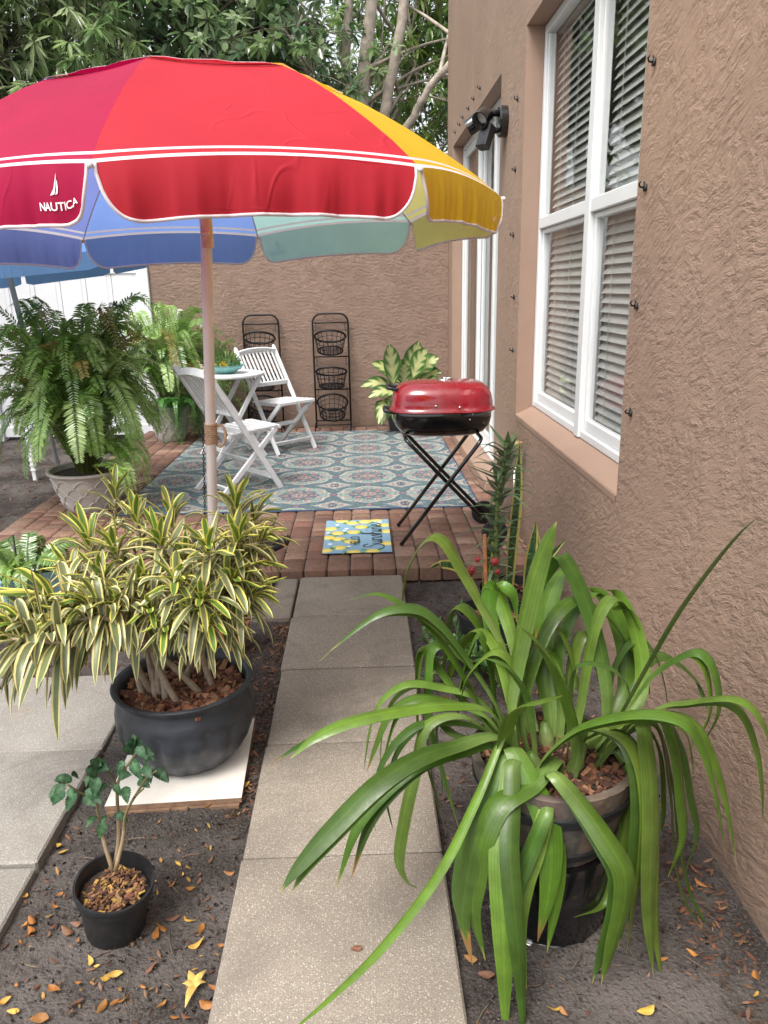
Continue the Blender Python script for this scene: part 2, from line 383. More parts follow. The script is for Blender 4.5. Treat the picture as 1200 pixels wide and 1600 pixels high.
def thing(name, label, cat, loc=(0, 0, 0), rz=0.0, group=None):
    o = bpy.data.objects.new(name, None); COL.objects.link(o); o.empty_display_size = 0.1
    o.location = [float(x) for x in loc]; o.rotation_euler = (0, 0, rz)
    return tag(o, label, cat, group)
def tag(o, label, cat, group=None, kind=None):
    o['label'] = label; o['category'] = cat
    if group: o['group'] = group
    if kind: o['kind'] = kind
    return o
def struct(o, label=None):
    o['kind'] = 'structure'
    if label: o['label'] = label
    return o
def copy_tree(o, parent=None):
    c = o.copy(); COL.objects.link(c)
    if parent is not None: c.parent = parent
    for ch in list(o.children): copy_tree(ch, c)
    return c
def leaf_cloud(P, D, N, L, W, fold=0.12, droop=0.0):
    """many small six-point leaves: position, direction, normal, length, width per leaf"""
    P, D, N = map(lambda a: np.asarray(a, float), (P, D, N)); L = np.asarray(L, float)[:, None]; W = np.asarray(W, float)[:, None]
    D = D/np.linalg.norm(D, axis=1, keepdims=True); S = np.cross(D, N); S /= np.maximum(np.linalg.norm(S, axis=1, keepdims=True), 1e-6); U = np.cross(S, D)
    dz = np.array([0, 0, -1.0])
    vs = np.stack([P, P+D*L*0.33+S*W*0.5+U*W*fold+dz*L*droop*0.2, P+D*L*0.72+S*W*0.36+U*W*fold+dz*L*droop*0.6, P+D*L+dz*L*droop,
                   P+D*L*0.72-S*W*0.36+U*W*fold+dz*L*droop*0.6, P+D*L*0.33-S*W*0.5+U*W*fold+dz*L*droop*0.2], 1)
    n = len(P); base = (np.arange(n)*6)[:, None]
    fs = np.concatenate([base+np.array([0, 1, 2, 3]), base+np.array([0, 3, 4, 5])], 0)
    return vs.reshape(-1, 3), fs
def add_cloud(mb, cols, *a, m=0, **k):
    vs, fs = leaf_cloud(*a, **k)
    mb.add(vs, fs, m, np.repeat(np.asarray(cols), 6, axis=0))
def rnd(a, b): return random.uniform(a, b)
def rcol(base, v=0.2):
    k = 1+rnd(-v, v); return tuple(max(0.0, c*k*(1+rnd(-v*0.3, v*0.3))) for c in base)
def chips_disc(mb, c, r, n, size=0.03, zj=0.012, pal=((0.20, 0.085, 0.045), (0.12, 0.05, 0.03), (0.30, 0.15, 0.08), (0.07, 0.035, 0.025))):
    for _ in range(n):
        a = rnd(0, 2*PI); q = r*math.sqrt(random.random()); p = V(c[0]+q*math.cos(a), c[1]+q*math.sin(a), c[2]+rnd(0, zj))
        d = unit(V(rnd(-1, 1), rnd(-1, 1), rnd(-0.35, 0.35))); s_ = unit(np.cross(d, V(rnd(-0.4, 0.4), rnd(-0.4, 0.4), 1)))
        u_ = np.cross(s_, d); L = size*rnd(0.5, 1.4); w = L*rnd(0.2, 0.5); h = L*0.10
        vs = [p+d*L*x+s_*w*y*(1 if x < 0 else 0.7)+u_*h*z for z in (-1, 1) for y in (-0.5, 0.5) for x in (-0.5, 0.5)]
        mb.add(vs, [(0, 2, 3, 1), (4, 5, 7, 6), (0, 1, 5, 4), (2, 6, 7, 3), (0, 4, 6, 2), (1, 3, 7, 5)], 0, [rcol(random.choice(pal), 0.25)]*8)
def text_mesh(s, size, bold=0.0):
    cu = bpy.data.curves.new('lettering', 'FONT'); cu.body = s; cu.size = size; cu.offset = bold; cu.resolution_u = 3
    o = bpy.data.objects.new('lettering_source', cu); COL.objects.link(o)
    dg = bpy.context.evaluated_depsgraph_get(); me = bpy.data.meshes.new_from_object(o.evaluated_get(dg))
    vs = np.array([v.co[:] for v in me.vertices]).reshape(-1, 3); fs = [tuple(p.vertices) for p in me.polygons]
    bpy.data.objects.remove(o); bpy.data.curves.remove(cu); bpy.data.meshes.remove(me)
    return vs, fs

# ================================================================== SETTING
SOIL = -0.035
def soil_h(x, y):
    return SOIL+0.010*math.sin(3.1*x+1.7*y)*math.cos(2.3*y-0.8*x)+0.006*math.sin(9*x+4)*math.sin(8*y)+0.012*max(0, (abs(x-0.95) < 0.12) and 1)*0
mb = MB()
xs = np.concatenate([[-60, -25, -12, -7], np.arange(-4.5, -1.6, 0.12), np.arange(-1.6, 1.06, 0.03), [1.5, 4, 10, 25, 60]])
ys = np.concatenate([[-60, -20, -6, -2, -0.5], np.arange(0, 0.8, 0.1), np.arange(0.8, 4.3, 0.03), np.arange(4.4, 10, 0.2), [11, 13, 17, 25, 45, 90]])
def gz(x, y):
    near = -5 < x < 1.3 and -0.5 < y < 10.5
    if not near: return SOIL
    z = soil_h(x, y)+rnd(-0.006, 0.006)
    if x > -2.55 and y > 4.15: z = -0.06
    return z
mb.grid([[(x, y, gz(x, y)) for x in xs] for y in ys])
struct(mb.build('ground', 'soil'))

# concrete slabs of the path, each with a chamfered edge and an open joint
def slab(mb, x0, x1, y0, y1, z=0.0):
    j = 0.004; dz = rnd(-0.005, 0.004); y0 += rnd(-0.002, 0.003); x0 += rnd(-0.004, 0.004)
    mb.box((x0+j, y0+j, -0.075), (x1-j, y1-j, z+dz), bevel=0.006)
YJ = [0.16, 0.74, 1.32, 1.894, 2.481, 3.059, 3.616, 4.172]
mb = MB()
for a, b in zip(YJ[:-1], YJ[1:]): slab(mb, -0.392, 0.204, a, b)
slab(mb, -0.985, -0.394, 3.618, 4.172)
struct(mb.build('path', 'concrete', angle=30))
mb = MB()
for a, b in zip(YJ[:5], YJ[1:6]):
    for x0 in (-1.57, -2.16, -2.75): slab(mb, x0, x0+0.585, a, b, 0.004)
struct(mb.build('side_path', 'concrete_grey', angle=30))

# brick patio: paired pavers in a basket weave behind a soldier course
mb = MB()
PX0, PX1, PY0, PY1, PZ = -2.52, 1.0, 4.185, 8.98, 0.04
pal = [(0.205, 0.114, 0.082), (0.18, 0.105, 0.080), (0.25, 0.150, 0.108), (0.165, 0.102, 0.080), (0.225, 0.137, 0.100), (0.29, 0.186, 0.138)]
def paver(x0, x1, y0, y1):
    x1 = min(x1, PX1)
    if x1-x0 < 0.02: return
    g = 0.0030; mb.cur = rcol(random.choice(pal), 0.15); dz = rnd(-0.003, 0.002)
    mb.box((x0+g, y0+g, -0.055), (x1-g, y1-g, PZ+dz), bevel=0.009)
x = PX0
while x < PX1:
    paver(x, x+0.134, PY0, PY0+0.205)
    y = PY0+0.206
    while y < PY1:
        l = random.choice((0.102, 0.136, 0.204, 0.204, 0.102)); paver(x, x+0.134, y, min(PY1, y+l)); y += l
    x += 0.1345
mb.cur = None
struct(mb.build('patio', 'brick', angle=35))
mb = MB(); mb.box((PX0+0.02, PY0+0.03, -0.06), (PX1, PY1, PZ-0.014))
struct(mb.build('patio_bed', 'edge', smooth=False))

# ------------------------------------------------------------------ house
house = thing('house', 'tall brown stucco house wall with white window and sliding door on the right', 'house', (1.0, 5.0, 0))
WY0, WY1, WZ0, WZ1 = 2.925, 4.99, 0.79, 3.03
DY0, DY1, DZ0, DZ1 = 5.80, 8.62, 0.12, 2.98
YE = 9.13; YN = -1.2; ZT = 6.2; XI = 1.24
gy = [YN, WY0, WY1, DY0, DY1, YE]; gz_ = [-0.2, DZ0, WZ0, DZ1, WZ1, ZT]
def hole(y0, y1, z0, z1):
    cy, cz = (y0+y1)/2, (z0+z1)/2
    return (WY0 < cy < WY1 and WZ0 < cz < WZ1) or (DY0 < cy < DY1 and DZ0 < cz < DZ1)
mb = MB()
for xw, flip in ((1.0, False), (XI, True)):
    for a, b in zip(gy[:-1], gy[1:]):
        for c, d in zip(gz_[:-1], gz_[1:]):
            if hole(a, b, c, d): continue
            q = [(xw, a, c), (xw, b, c), (xw, b, d), (xw, a, d)]
            mb.add(q, [(0, 1, 2, 3)] if flip else [(3, 2, 1, 0)])
mb.add([(1.0, YE, -0.2), (XI, YE, -0.2), (XI, YE, ZT), (1.0, YE, ZT)], [(0, 1, 2, 3)])
mb.add([(1.0, YN, ZT), (XI, YN, ZT), (XI, YE, ZT), (1.0, YE, ZT)], [(0, 1, 2, 3)])
for (y0, y1, z0, z1) in ((WY0, WY1, WZ0, WZ1), (DY0, DY1, DZ0, DZ1)):
    a, b = 1.0, XI
    mb.add([(a, y0, z0), (b, y0, z0), (b, y0, z1), (a, y0, z1)], [(0, 1, 2, 3)], 1)
    mb.add([(a, y1, z0), (b, y1, z0), (b, y1, z1), (a, y1, z1)], [(3, 2, 1, 0)], 1)
    mb.add([(a, y0, z1), (b, y0, z1), (b, y1, z1), (a, y1, z1)], [(0, 1, 2, 3)], 1)
    mb.add([(a, y0, z0), (b, y0, z0), (b, y1, z0), (a, y1, z0)], [(3, 2, 1, 0)], 1)
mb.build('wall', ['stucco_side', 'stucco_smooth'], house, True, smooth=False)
mb = MB()
e = 0.003
mb.add([(0.997, WY0+e, WZ0-0.004), (1.118, WY0+e, WZ0+0.052), (1.118, WY1-e, WZ0+0.052), (0.997, WY1-e, WZ0-0.004), (0.997, WY0+e, WZ0-0.03), (0.997, WY1-e, WZ0-0.03)],
       [(0, 1, 2, 3), (4, 0, 3, 5)])
mb.build('window_sill', 'stucco_smooth', house, True, smooth=False)
mb = MB(); mb.box((0.935, DY0-0.02, PZ), (1.118, DY1+0.02, DZ0+0.012), bevel=0.008)
mb.build('door_sill', 'stucco_smooth', house, True, smooth=False)
# rooms behind the glass: a closed shell
mb = MB()
for (y0, y1, z0, z1) in ((2.2, 5.4, -0.1, 3.3), (5.45, 9.05, -0.1, 3.3)):
    x0, x1 = XI+0.003, 4.2
    mb.add([(x1, y0, z0), (x1, y1, z0), (x1, y1, z1), (x1, y0, z1)], [(0, 1, 2, 3)])
    for yy in (y0, y1): mb.add([(x0, yy, z0), (x1, yy, z0), (x1, yy, z1), (x0, yy, z1)], [(0, 1, 2, 3)])
    for zz in (z0, z1): mb.add([(x0, y0, zz), (x1, y0, zz), (x1, y1, zz), (x0, y1, zz)], [(0, 1, 2, 3)])
mb.build('room', 'room', house, True, smooth=False)
# window: two hung pairs
FX0, FX1 = 1.105, 1.165
def bar(mb, y0, y1, z0, z1, x0=FX0, x1=FX1, b=0.004): mb.box((x0, y0, z0), (x1, y1, z1), bevel=b)
mb = MB(); zb, zt = WZ0+0.052, WZ1-0.004
ML, MR, RZ = 3.86, 3.945, 1.955
y0, y1 = WY0+0.004, WY1-0.004
bar(mb, y0, y0+0.045, zb, zt); bar(mb, y1-0.045, y1, zb, zt); bar(mb, ML, MR, zb, zt, FX0-0.008)
for a, b in ((y0+0.046, ML-0.001), (MR+0.001, y1-0.046)):
    bar(mb, a, b, zb, zb+0.04, FX0+0.002); bar(mb, a, b, zt-0.05, zt, FX0+0.002)
    bar(mb, a, b, RZ-0.032, RZ+0.032, FX0-0.004)
    # inner sash of the lower light
    bar(mb, a+0.001, a+0.034, zb+0.041, RZ-0.033, FX0+0.018, FX1-0.004); bar(mb, b-0.034, b-0.001, zb+0.041, RZ-0.033, FX0+0.018, FX1-0.004)
    bar(mb, a+0.035, b-0.035, zb+0.041, zb+0.10, FX0+0.018, FX1-0.004); bar(mb, a+0.035, b-0.035, RZ-0.06, RZ-0.033, FX0+0.018, FX1-0.004)
    bar(mb, a+0.001, a+0.02, RZ+0.033, zt-0.051, FX0+0.012, FX1-0.004); bar(mb, b-0.02, b-0.001, RZ+0.033, zt-0.051, FX0+0.012, FX1-0.004)
frame = mb.build('window', 'frame_white', house, True, angle=30)
for a, b in ((y0+0.046, ML-0.001), (MR+0.001, y1-0.046)):
    for c, d, x in ((zb+0.10, RZ-0.06, 1.142), (RZ+0.033, zt-0.051, 1.132)):
        m2 = MB(); m2.add([(x, a+0.015, c), (x, b-0.015, c), (x, b-0.015, d), (x, a+0.015, d)], [(3, 2, 1, 0)])
        m2.build('pane', 'glass', frame, True, smooth=False)
    m2 = MB(); z = zb+0.03; ya, yb = a+0.012, b-0.012
    while z < zt-0.06:        # tilted slats with ladder cords
        pr = [(1.186+0.012*math.cos(t_)+0.0, z) for t_ in (PI, 0)]
        (xa, za), (xb, zb2) = pr
        m2.add([(xa, ya, za-0.0215), (xb, ya, zb2+0.0215), (xb, yb, zb2+0.0215), (xa, yb, za-0.0215), (xa, ya, za-0.023), (xb, ya, zb2+0.020), (xb, yb, zb2+0.020), (xa, yb, za-0.023)],
               [(0, 1, 2, 3), (7, 6, 5, 4), (0, 4, 5, 1), (3, 2, 6, 7), (0, 3, 7, 4), (1, 5, 6, 2)])
        z += 0.044
    for q in (0.18, 0.5, 0.82):
        yy = ya+(yb-ya)*q; m2.tube([(1.168, yy, zb), (1.168, yy, zt-0.05)], 0.0016, 5)
    m2.box((1.168, ya, zt-0.06), (1.222, yb, zt-0.01)); m2.box((1.18, ya, zb+0.002), (1.215, yb, zb+0.02))
    m2.build('blind', 'blind', frame, True, smooth=False)
# sliding door
mb = MB(); y0, y1, z0, z1 = DY0+0.004, DY1-0.004, DZ0+0.014, DZ1-0.004; XD = 1.105
def dbar(a, b, c, d, x0=XD, x1=XD+0.09): mb.box((x0, a, c), (x1, b, d), bevel=0.005)
dbar(y0, y0+0.05, z0, z1); dbar(y1-0.05, y1, z0, z1); dbar(y0+0.051, y1-0.051, z1-0.05, z1); dbar(y0+0.051, y1-0.051, z0, z0+0.03)
st = [(y0+0.051, 6.75, 0.012), (6.66, 7.62, 0.050), (7.55, y1-0.051, 0.012)]
for a, b, off in st:
    xa, xb = XD+off, XD+off+0.034
    dbar(a+0.002, a+0.082, z0+0.031, z1-0.051, xa, xb); dbar(b-0.082, b-0.002, z0+0.031, z1-0.051, xa, xb)
    dbar(a+0.083, b-0.083, z1-0.13, z1-0.051, xa, xb); dbar(a+0.083, b-0.083, z0+0.031, z0+0.13, xa, xb)
door = mb.build('sliding_door', 'frame_white', house, True, angle=30)
for a, b, off in st:
    x = XD+off+0.017; m2 = MB()
    m2.add([(x, a+0.08, z0+0.12), (x, b-0.08, z0+0.12), (x, b-0.08, z1-0.12), (x, a+0.08, z1-0.12)], [(3, 2, 1, 0)]); m2.build('pane', 'glass', door, True, smooth=False)
m2 = MB(); y = y0+0.08
while y < y1-0.1:
    m2.add([(1.25, y, z0+0.03), (1.31, y+0.068, z0+0.03), (1.31, y+0.068, z1-0.06), (1.25, y, z1-0.06)], [(0, 1, 2, 3)]); y += 0.075
m2.build('blind', 'blind', door, True, smooth=False)

# light clips on the wall
cl = MB(); cl.box((-0.010, -0.011, -0.011), (0, 0.011, 0.011), bevel=0.002); cl.tube([(-0.010, 0, 0), (-0.022, 0, 0.002), (-0.028, -0.008, 0.010), (-0.024, -0.015, 0.016)], 0.0032, 6); cl.tube([(-0.006, 0.0, 0.011), (-0.008, 0.0, 0.022)], 0.003, 6)
proto = None
spots = [(2.835, 2.301), (2.835, 1.915), (2.84, 1.519), (2.82, 1.133), (5.19, 2.69), (5.205, 2.292), (5.21, 1.905), (5.13, 1.522), (5.12, 1.186), (2.83, 2.70)]
spots += [(on_x(x_, y_, 1.0)[1], on_x(x_, y_, 1.0)[2]) for x_, y_ in ((751, 138), (741, 155), (733, 170), (724, 184), (719, 195), (712, 207))]
for k, (y, z) in enumerate(spots):
    if proto is None: proto = o = cl.build('light_clip', 'black_plastic')
    else: o = proto.copy(); COL.objects.link(o)
    o.location = (1.0, y, z); o.rotation_euler = (rnd(-0.5, 0.5), 0, 0)
    tag(o, 'tiny dark clip for string lights stuck to brown stucco wall', 'clip', 'light clips around the window and door')

# security light
sl = thing('security_light', 'black twin head security light mounted on the wall beside the window', 'lamp', (1.0, 5.58, 2.64))
mb = MB(); ax = np.array([[0, 0, -1], [0, 1, 0], [1, 0, 0]], float)
mb.lathe([(0.001, 0), (0.098, 0), (0.098, 0.045), (0.088, 0.055), (0.001, 0.057)], (0, 0, 0.0), 28, axis=ax)
mb.build('wall_plate', 'black_gloss', sl, angle=40)
mb = MB(); mb.tube([(-0.05, 0, 0.05), (-0.10, -0.01, 0.05), (-0.14, -0.01, 0.035)], 0.022, 10); mb.tube([(-0.05, 0, -0.05), (-0.09, 0, -0.06), (-0.12, -0.01, -0.05)], 0.018, 10)
mb.build('bracket', 'black_plastic', sl)
for (p, d, r) in (((-0.15, -0.03, 0.03), (-0.5, -0.62, -0.45), 0.055), ((-0.18, 0.10, 0.02), (-0.72, 0.2, -0.45), 0.055)):
    d = unit(V(*d)); p = V(*p); x = unit(np.cross(d, V(0, 0, 1))); y = np.cross(d, x); A = np.stack([x, y, d], 1)
    mb = MB(); mb.lathe([(0.001, -0.06), (0.03, -0.058), (r, -0.02), (r, 0.075), (r-0.006, 0.075), (r-0.006, 0.0), (0.03, -0.008)], p, 24, axis=A)
    h = mb.build('lamp_head', 'black_gloss', sl, angle=40)
    m2 = MB(); m2.lathe([(r-0.008, 0.012), (0.03, 0.022), (0.001, 0.025)], p, 20, axis=A); m2.build('lens', 'lens', h)
mb = MB(); mb.beam((-0.12, -0.02, -0.03), (-0.165, -0.06, -0.165), 0.085, 0.075, bevel=0.012); mb.build('motion_sensor', 'black_plastic', sl, angle=30)

# ------------------------------------------------------------------ back wall and fence
mb = MB(); mb.box((-2.36, 8.98, -0.1), (0.998, 9.14, 2.6))
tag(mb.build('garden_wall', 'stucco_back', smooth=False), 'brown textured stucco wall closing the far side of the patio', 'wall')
fen = thing('vinyl_fence', 'white vinyl privacy fence left of the brown back wall', 'fence', (-2.4, 8.97, 0))
for k in range(4):
    px_ = -2.40-k*1.85
    mb = MB(); mb.box((px_-0.065, 8.95, -0.1), (px_+0.065, 9.08, 1.98), bevel=0.008); mb.box((px_-0.08, 8.935, 1.98), (px_+0.08, 9.095, 2.02), bevel=0.012); mb.build('post', 'white_vinyl', fen, True, angle=30)
    if k == 3: break
    mb = MB(); a = px_-0.07; n = 6; w = 1.71/n
    for j in range(n):
        mb.box((a-(j+1)*w+0.0022, 9.0, 0.10), (a-j*w-0.0022, 9.03, 1.84), bevel=0.003); mb.box((a-(j+0.82)*w, 8.997, 0.10), (a-(j+0.18)*w, 9.02, 1.84), bevel=0.002)
    mb.build('panel', 'white_vinyl', fen, True, angle=30)
    for z in (0.0, 1.80):
        mb = MB(); mb.box((a-1.71, 8.985, z), (a, 9.045, z+0.12), bevel=0.006); mb.build('rail', 'white_vinyl', fen, True, angle=30)

# ================================================================== UMBRELLA
UC = V(-0.566, 3.068, 1.875); UN = unit(V(-0.029, 0.016, 1.0)); UU = unit(V(1, 0, 0.029)); UV = np.cross(UN, UU); UR = 1.1
UD = [math.cos(-1.621+k*PI/4)*UU+math.sin(-1.621+k*PI/4)*UV for k in range(9)]
HP = [(0.0, 0.455), (0.2, 0.445), (0.36, 0.42), (0.53, 0.375), (0.64, 0.32), (0.78, 0.238), (0.98, 0.10), (1.1, 0.0)]
def hprof(r):
    for (a, b), (c, d) in zip(HP[:-1], HP[1:]):
        if r <= c: return b+(d-b)*(r-a)/(c-a)
    return 0.0
_hs = crom([(a, b, 0) for a, b in HP], 120)
def hs(r): return float(np.interp(r, _hs[:, 0], _hs[:, 1]))
def canopy_pt(k, s, r, lift=0.0, bow=True):
    bx = 4*s*(1-s)*(max(0, (r-0.6)/0.5)**2*0.024-0.010*math.sin(min(1, r/1.1)*PI)) if bow else 0
    return UC+r*((1-s)*UD[k]+s*UD[k+1])+UN*(hs(r)+bx+lift)
ub = thing('beach_umbrella', 'large multicoloured beach umbrella with red and yellow panels and white pole', 'umbrella', (-0.72, 3.30, SOIL))
VD = 0.140
def val_pt(k, u, v):       # the hanging flap below the rim: u along, v down (0..1)
    m = min(u, 1-u); lim = 1.0
    e_ = 0.13
    if m < e_: lim = max(0.02, (1-((e_-m)/e_)**2.4))**0.45
    u2 = 0.012+0.976*u
    p = canopy_pt(k, u2, 1.0985); o = unit(0.5*(UD[k]+UD[k+1])); o = unit(o*V(1, 1, 0.2))
    vv = v*lim
    wob = (1.0 if k in (7, 0, 1) else 0.3)*(0.010*abs(math.sin(u*17+k*1.7+0.6*math.sin(u*9)))**0.6+0.006*math.sin(u*31+k)+0.004*abs(math.sin(u*47+2*k))**0.5+0.002*math.sin(u*97))
    return p+V(0, 0, -1)*VD*vv+o*(vv*(0.018+wob)-0.028*vv*vv)+(UD[k+1]-UD[k])*(0.02*vv*(0.5-u))*0.5
rows = [0.40, 0.46, 0.512, 0.520, 0.528, 0.60, 0.68, 0.76, 0.84, 0.92, 1.0, 1.04, 1.062, 1.071, 1.086, 1.0985]
for k in range(8):
    mb = MB()
    mr = [1 if (a, b) in ((0.512, 0.520), (1.062, 1.071), (1.086, 1.0985)) else 0 for a, b in zip(rows[:-1], rows[1:])]
    mb.grid([[canopy_pt(k, j/16, r) for j in range(17)] for r in rows], mrow=mr)
    cp = mb.build('canopy_panel', [FAB[k], FAB_WHITE], ub, True)
    cp['label'] = ['bright red', 'golden yellow', 'pale lime', 'mint green', 'sky blue', 'royal blue', 'dark violet', 'dark crimson'][k]+' canopy panel'
    mb = MB(); mb.grid([[val_pt(k, j/110, v) for j in range(111)] for v in np.linspace(0, 1, 9)])
    mb.build('valance', FAB[k], cp, True)
    mb = MB(); path = [val_pt(k, 0.0, v) for v in np.linspace(0, 1, 4)][:-1]+[val_pt(k, j/110, 1) for j in range(111)]+[val_pt(k, 1.0, v) for v in np.linspace(1, 0, 4)][1:]
    mb.tube(path, 0.0048, 6); mb.build('hem', FAB_WHITE, cp, True)
    if k in (7, 1, 3, 5):
        lm = {7: 'white_print', 1: 'faint_print_yellow', 3: 'faint_print_mint', 5: 'faint_print_mint'}[k]
        vs, fs = text_mesh('NAUTICA', 0.0265, 0.0005); W_ = np.linalg.norm(UD[k+1]-UD[k])*UR; tw = vs[:, 0].max()
        u0 = 0.985-tw/W_-0.03
        def put(x, z, off=0.0025):
            u = u0+x/W_; v = 0.76-z/VD
            p = val_pt(k, u, v); o = unit((UD[k]+UD[k+1])*V(1, 1, 0)); return p+o*off
        mb = MB(); mb.add([put(a, b) for a, b, c in vs], fs)
        def sail(pts):
            mb.add([put(tw*0.5+a*0.62, 0.034+b*0.62) for a, b in pts], [tuple(range(len(pts)))])
        sail([(-0.028, 0.0), (-0.010, 0.004), (-0.004, 0.03), (0.0, 0.07), (0.0, 0.082), (-0.004, 0.06), (-0.012, 0.025)])
        sail([(-0.006, 0.003), (0.003, 0.006), (0.007, 0.028), (0.004, 0.058), (0.0005, 0.045), (0.0, 0.02)])
        mb.build('lettering', lm, cp, True, smooth=False)
mb = MB()
capr = [0.002, 0.12, 0.24, 0.36, 0.46, 0.522, 0.530, 0.538]
for k in range(8):
    o = len(mb.mi); mb.grid([[canopy_pt(k, j/8, r, 0.004+0.0025*math.sin(j*2.1+k)-0.05*max(0, 1-r/0.5), False) for j in range(9)] for r in capr], m=k)
    for i in range(8): mb.mi[o+5*8+i] = 8
mb.build('vent_cap', FAB+[FAB_WHITE], ub, True)
for k in range(8):
    mb = MB(); mb.tube([UC+UD[k]*r+UN*(hs(r)-0.008) for r in np.linspace(0.03, 1.1, 16)], 0.0035, 6)
    rb = mb.build('rib', 'white_paint', ub, True)
    m2 = MB(); m2.ball(UC+UD[k]*1.104+UN*(-0.004), 0.0085); m2.build('rib_tip', 'white_paint', rb, True)
    m2 = MB(); m2.tube([UC+UN*0.12+UD[k]*0.03, UC+UD[k]*0.60+UN*(hs(0.6)-0.012)], 0.003, 6); m2.build('strut', 'white_paint', rb, True)
PB = V(-0.722, 3.305, SOIL-0.02); PT = UC+UN*0.44; PJ = UC+V(0.0, 0, -0.02)
mb = MB(); mb.tube([PB, PB*0.5+PJ*0.5, PJ], 0.0215, 20); mb.build('pole', 'pole', ub, True, angle=40)
mb = MB(); mb.tube([PJ-V(0, 0, 0.10), PJ+V(0, 0, 0.04)], 0.0232, 20); mb.tube([PJ-V(0.012, 0.025, 0.05), PJ+V(0.012, -0.028, -0.05)], 0.006, 8); mb.build('tilt_joint', 'pink_joint', ub, True, angle=40)
mb = MB(); mb.tube([PJ, PT], 0.018, 16); mb.build('upper_pole', 'pole', ub, True, angle=40)
mb = MB(); mb.lathe([(0.03, 0.0), (0.034, 0.02), (0.03, 0.05), (0.02, 0.05)], UC+UN*0.10, 16); mb.build('slider', 'white_paint', ub, True)
mb = MB(); mb.ball(PT+UN*0.035, 0.02); mb.tube([PT, PT+UN*0.03], 0.008, 8); mb.build('finial', 'white_paint', ub, True)
pa = lambda z: PB+(PJ-PB)*((z-PB[2])/(PJ[2]-PB[2]))
zr = on_y(327, 676, 3.2)[2]
hel = [pa(zr-0.045+0.09*t_/80)+V(0.0235*math.cos(t_*0.75), 0.0235*math.sin(t_*0.75), 0) for t_ in range(81)]
wr = thing('rope_wrap', 'beige rope wrapped around the umbrella pole with a loop and chain', 'rope', pa(zr))
mb = MB(); mb.tube(hel, 0.0052, 6); mb.build('coil', 'rope', wr, True)
mb = MB(); q = pa(zr); mb.tube(crom([q+V(0.02, 0, 0.03), q+V(0.05, -0.01, 0.035), q+V(0.065, -0.02, 0.0), q+V(0.05, -0.02, -0.045), q+V(0.025, -0.01, -0.05)], 16), 0.006, 7); mb.build('loop', 'rope', wr, True)
mb = MB()
for k in range(34):
    z = zr+0.02-k*0.0125; c = pa(z)+V(-0.030, -0.012, 0); a = k % 2*PI/2
    mb.tube([c+V(0.0045*math.cos(t_)*math.cos(a), 0.0045*math.cos(t_)*math.sin(a), 0.0085*math.sin(t_)) for t_ in np.linspace(0, 2*PI, 9)[:-1]], 0.0014, 4, closed=True)
mb.build('chain', 'black_metal', wr, True)

# far blue umbrella with a gingham lining
fu = thing('garden_umbrella', 'small blue umbrella with gingham lining standing beyond the fern', 'umbrella', (-2.30, 5.62, SOIL))
fc = V(-2.42, 5.5, 1.775); fn = unit(V(-0.10, -0.02, 1)); fx = unit(V(1, 0, 0.10)); fy = np.cross(fn, fx)
fd = [math.cos(0.25+k*PI/4)*fx+math.sin(0.25+k*PI/4)*fy for k in range(9)]
def fpt(k, s, r, lift=0): return fc+r*((1-s)*fd[k]+s*fd[k+1])+fn*(0.34*(1-(r/0.97)**1.8)+lift)
for k in range(8):
    mb = MB(); mb.grid([[fpt(k, j/6, r, 0.004) for j in range(7)] for r in np.linspace(0.0, 0.97, 12)]); cp = mb.build('canopy_panel', FAB_SKY, fu, True)
    mb = MB(); n = 44; P_ = [[fpt(k, j/n, r, -0.004) for j in range(n+1)] for r in np.linspace(0.02, 0.965, n)]
    cc = []
    for r in np.linspace(0.02, 0.965, n):
        for j in range(n+1):
            xx = (j/n-0.5)*r*0.76; a = (int(xx/0.02+100) % 2)+(int(r/0.02) % 2); cc.append([(0.75, 0.82, 0.88), (0.20, 0.48, 0.66), (0.04, 0.24, 0.45)][a])
    mb.grid(P_, cols=cc); mb.build('lining', 'paintcol', cp, True)
    mb = MB(); mb.grid([[fpt(k, 0.02+0.96*j/12, 0.97)+V(0, 0, -0.105*v*(1 if 0 < j < 12 else 0.85))+unit(fd[k]+fd[k+1])*0.01*v for j in range(13)] for v in np.linspace(0, 1, 5)]); mb.build('valance', FAB_SKY, cp, True)
    mb = MB(); mb.tube([fpt(k, 0, r, -0.01) for r in np.linspace(0.03, 0.97, 8)], 0.003, 5); mb.build('rib', 'white_paint', fu, True)
mb = MB(); mb.tube([V(*(on_y(96, 720, 6.35)*V(1, 1, 0)))+V(0, 0, SOIL-0.02), on_y(14, 430, 5.52), fc+fn*0.34], 0.019, 14); mb.build('pole', 'pole_blue', fu, True)

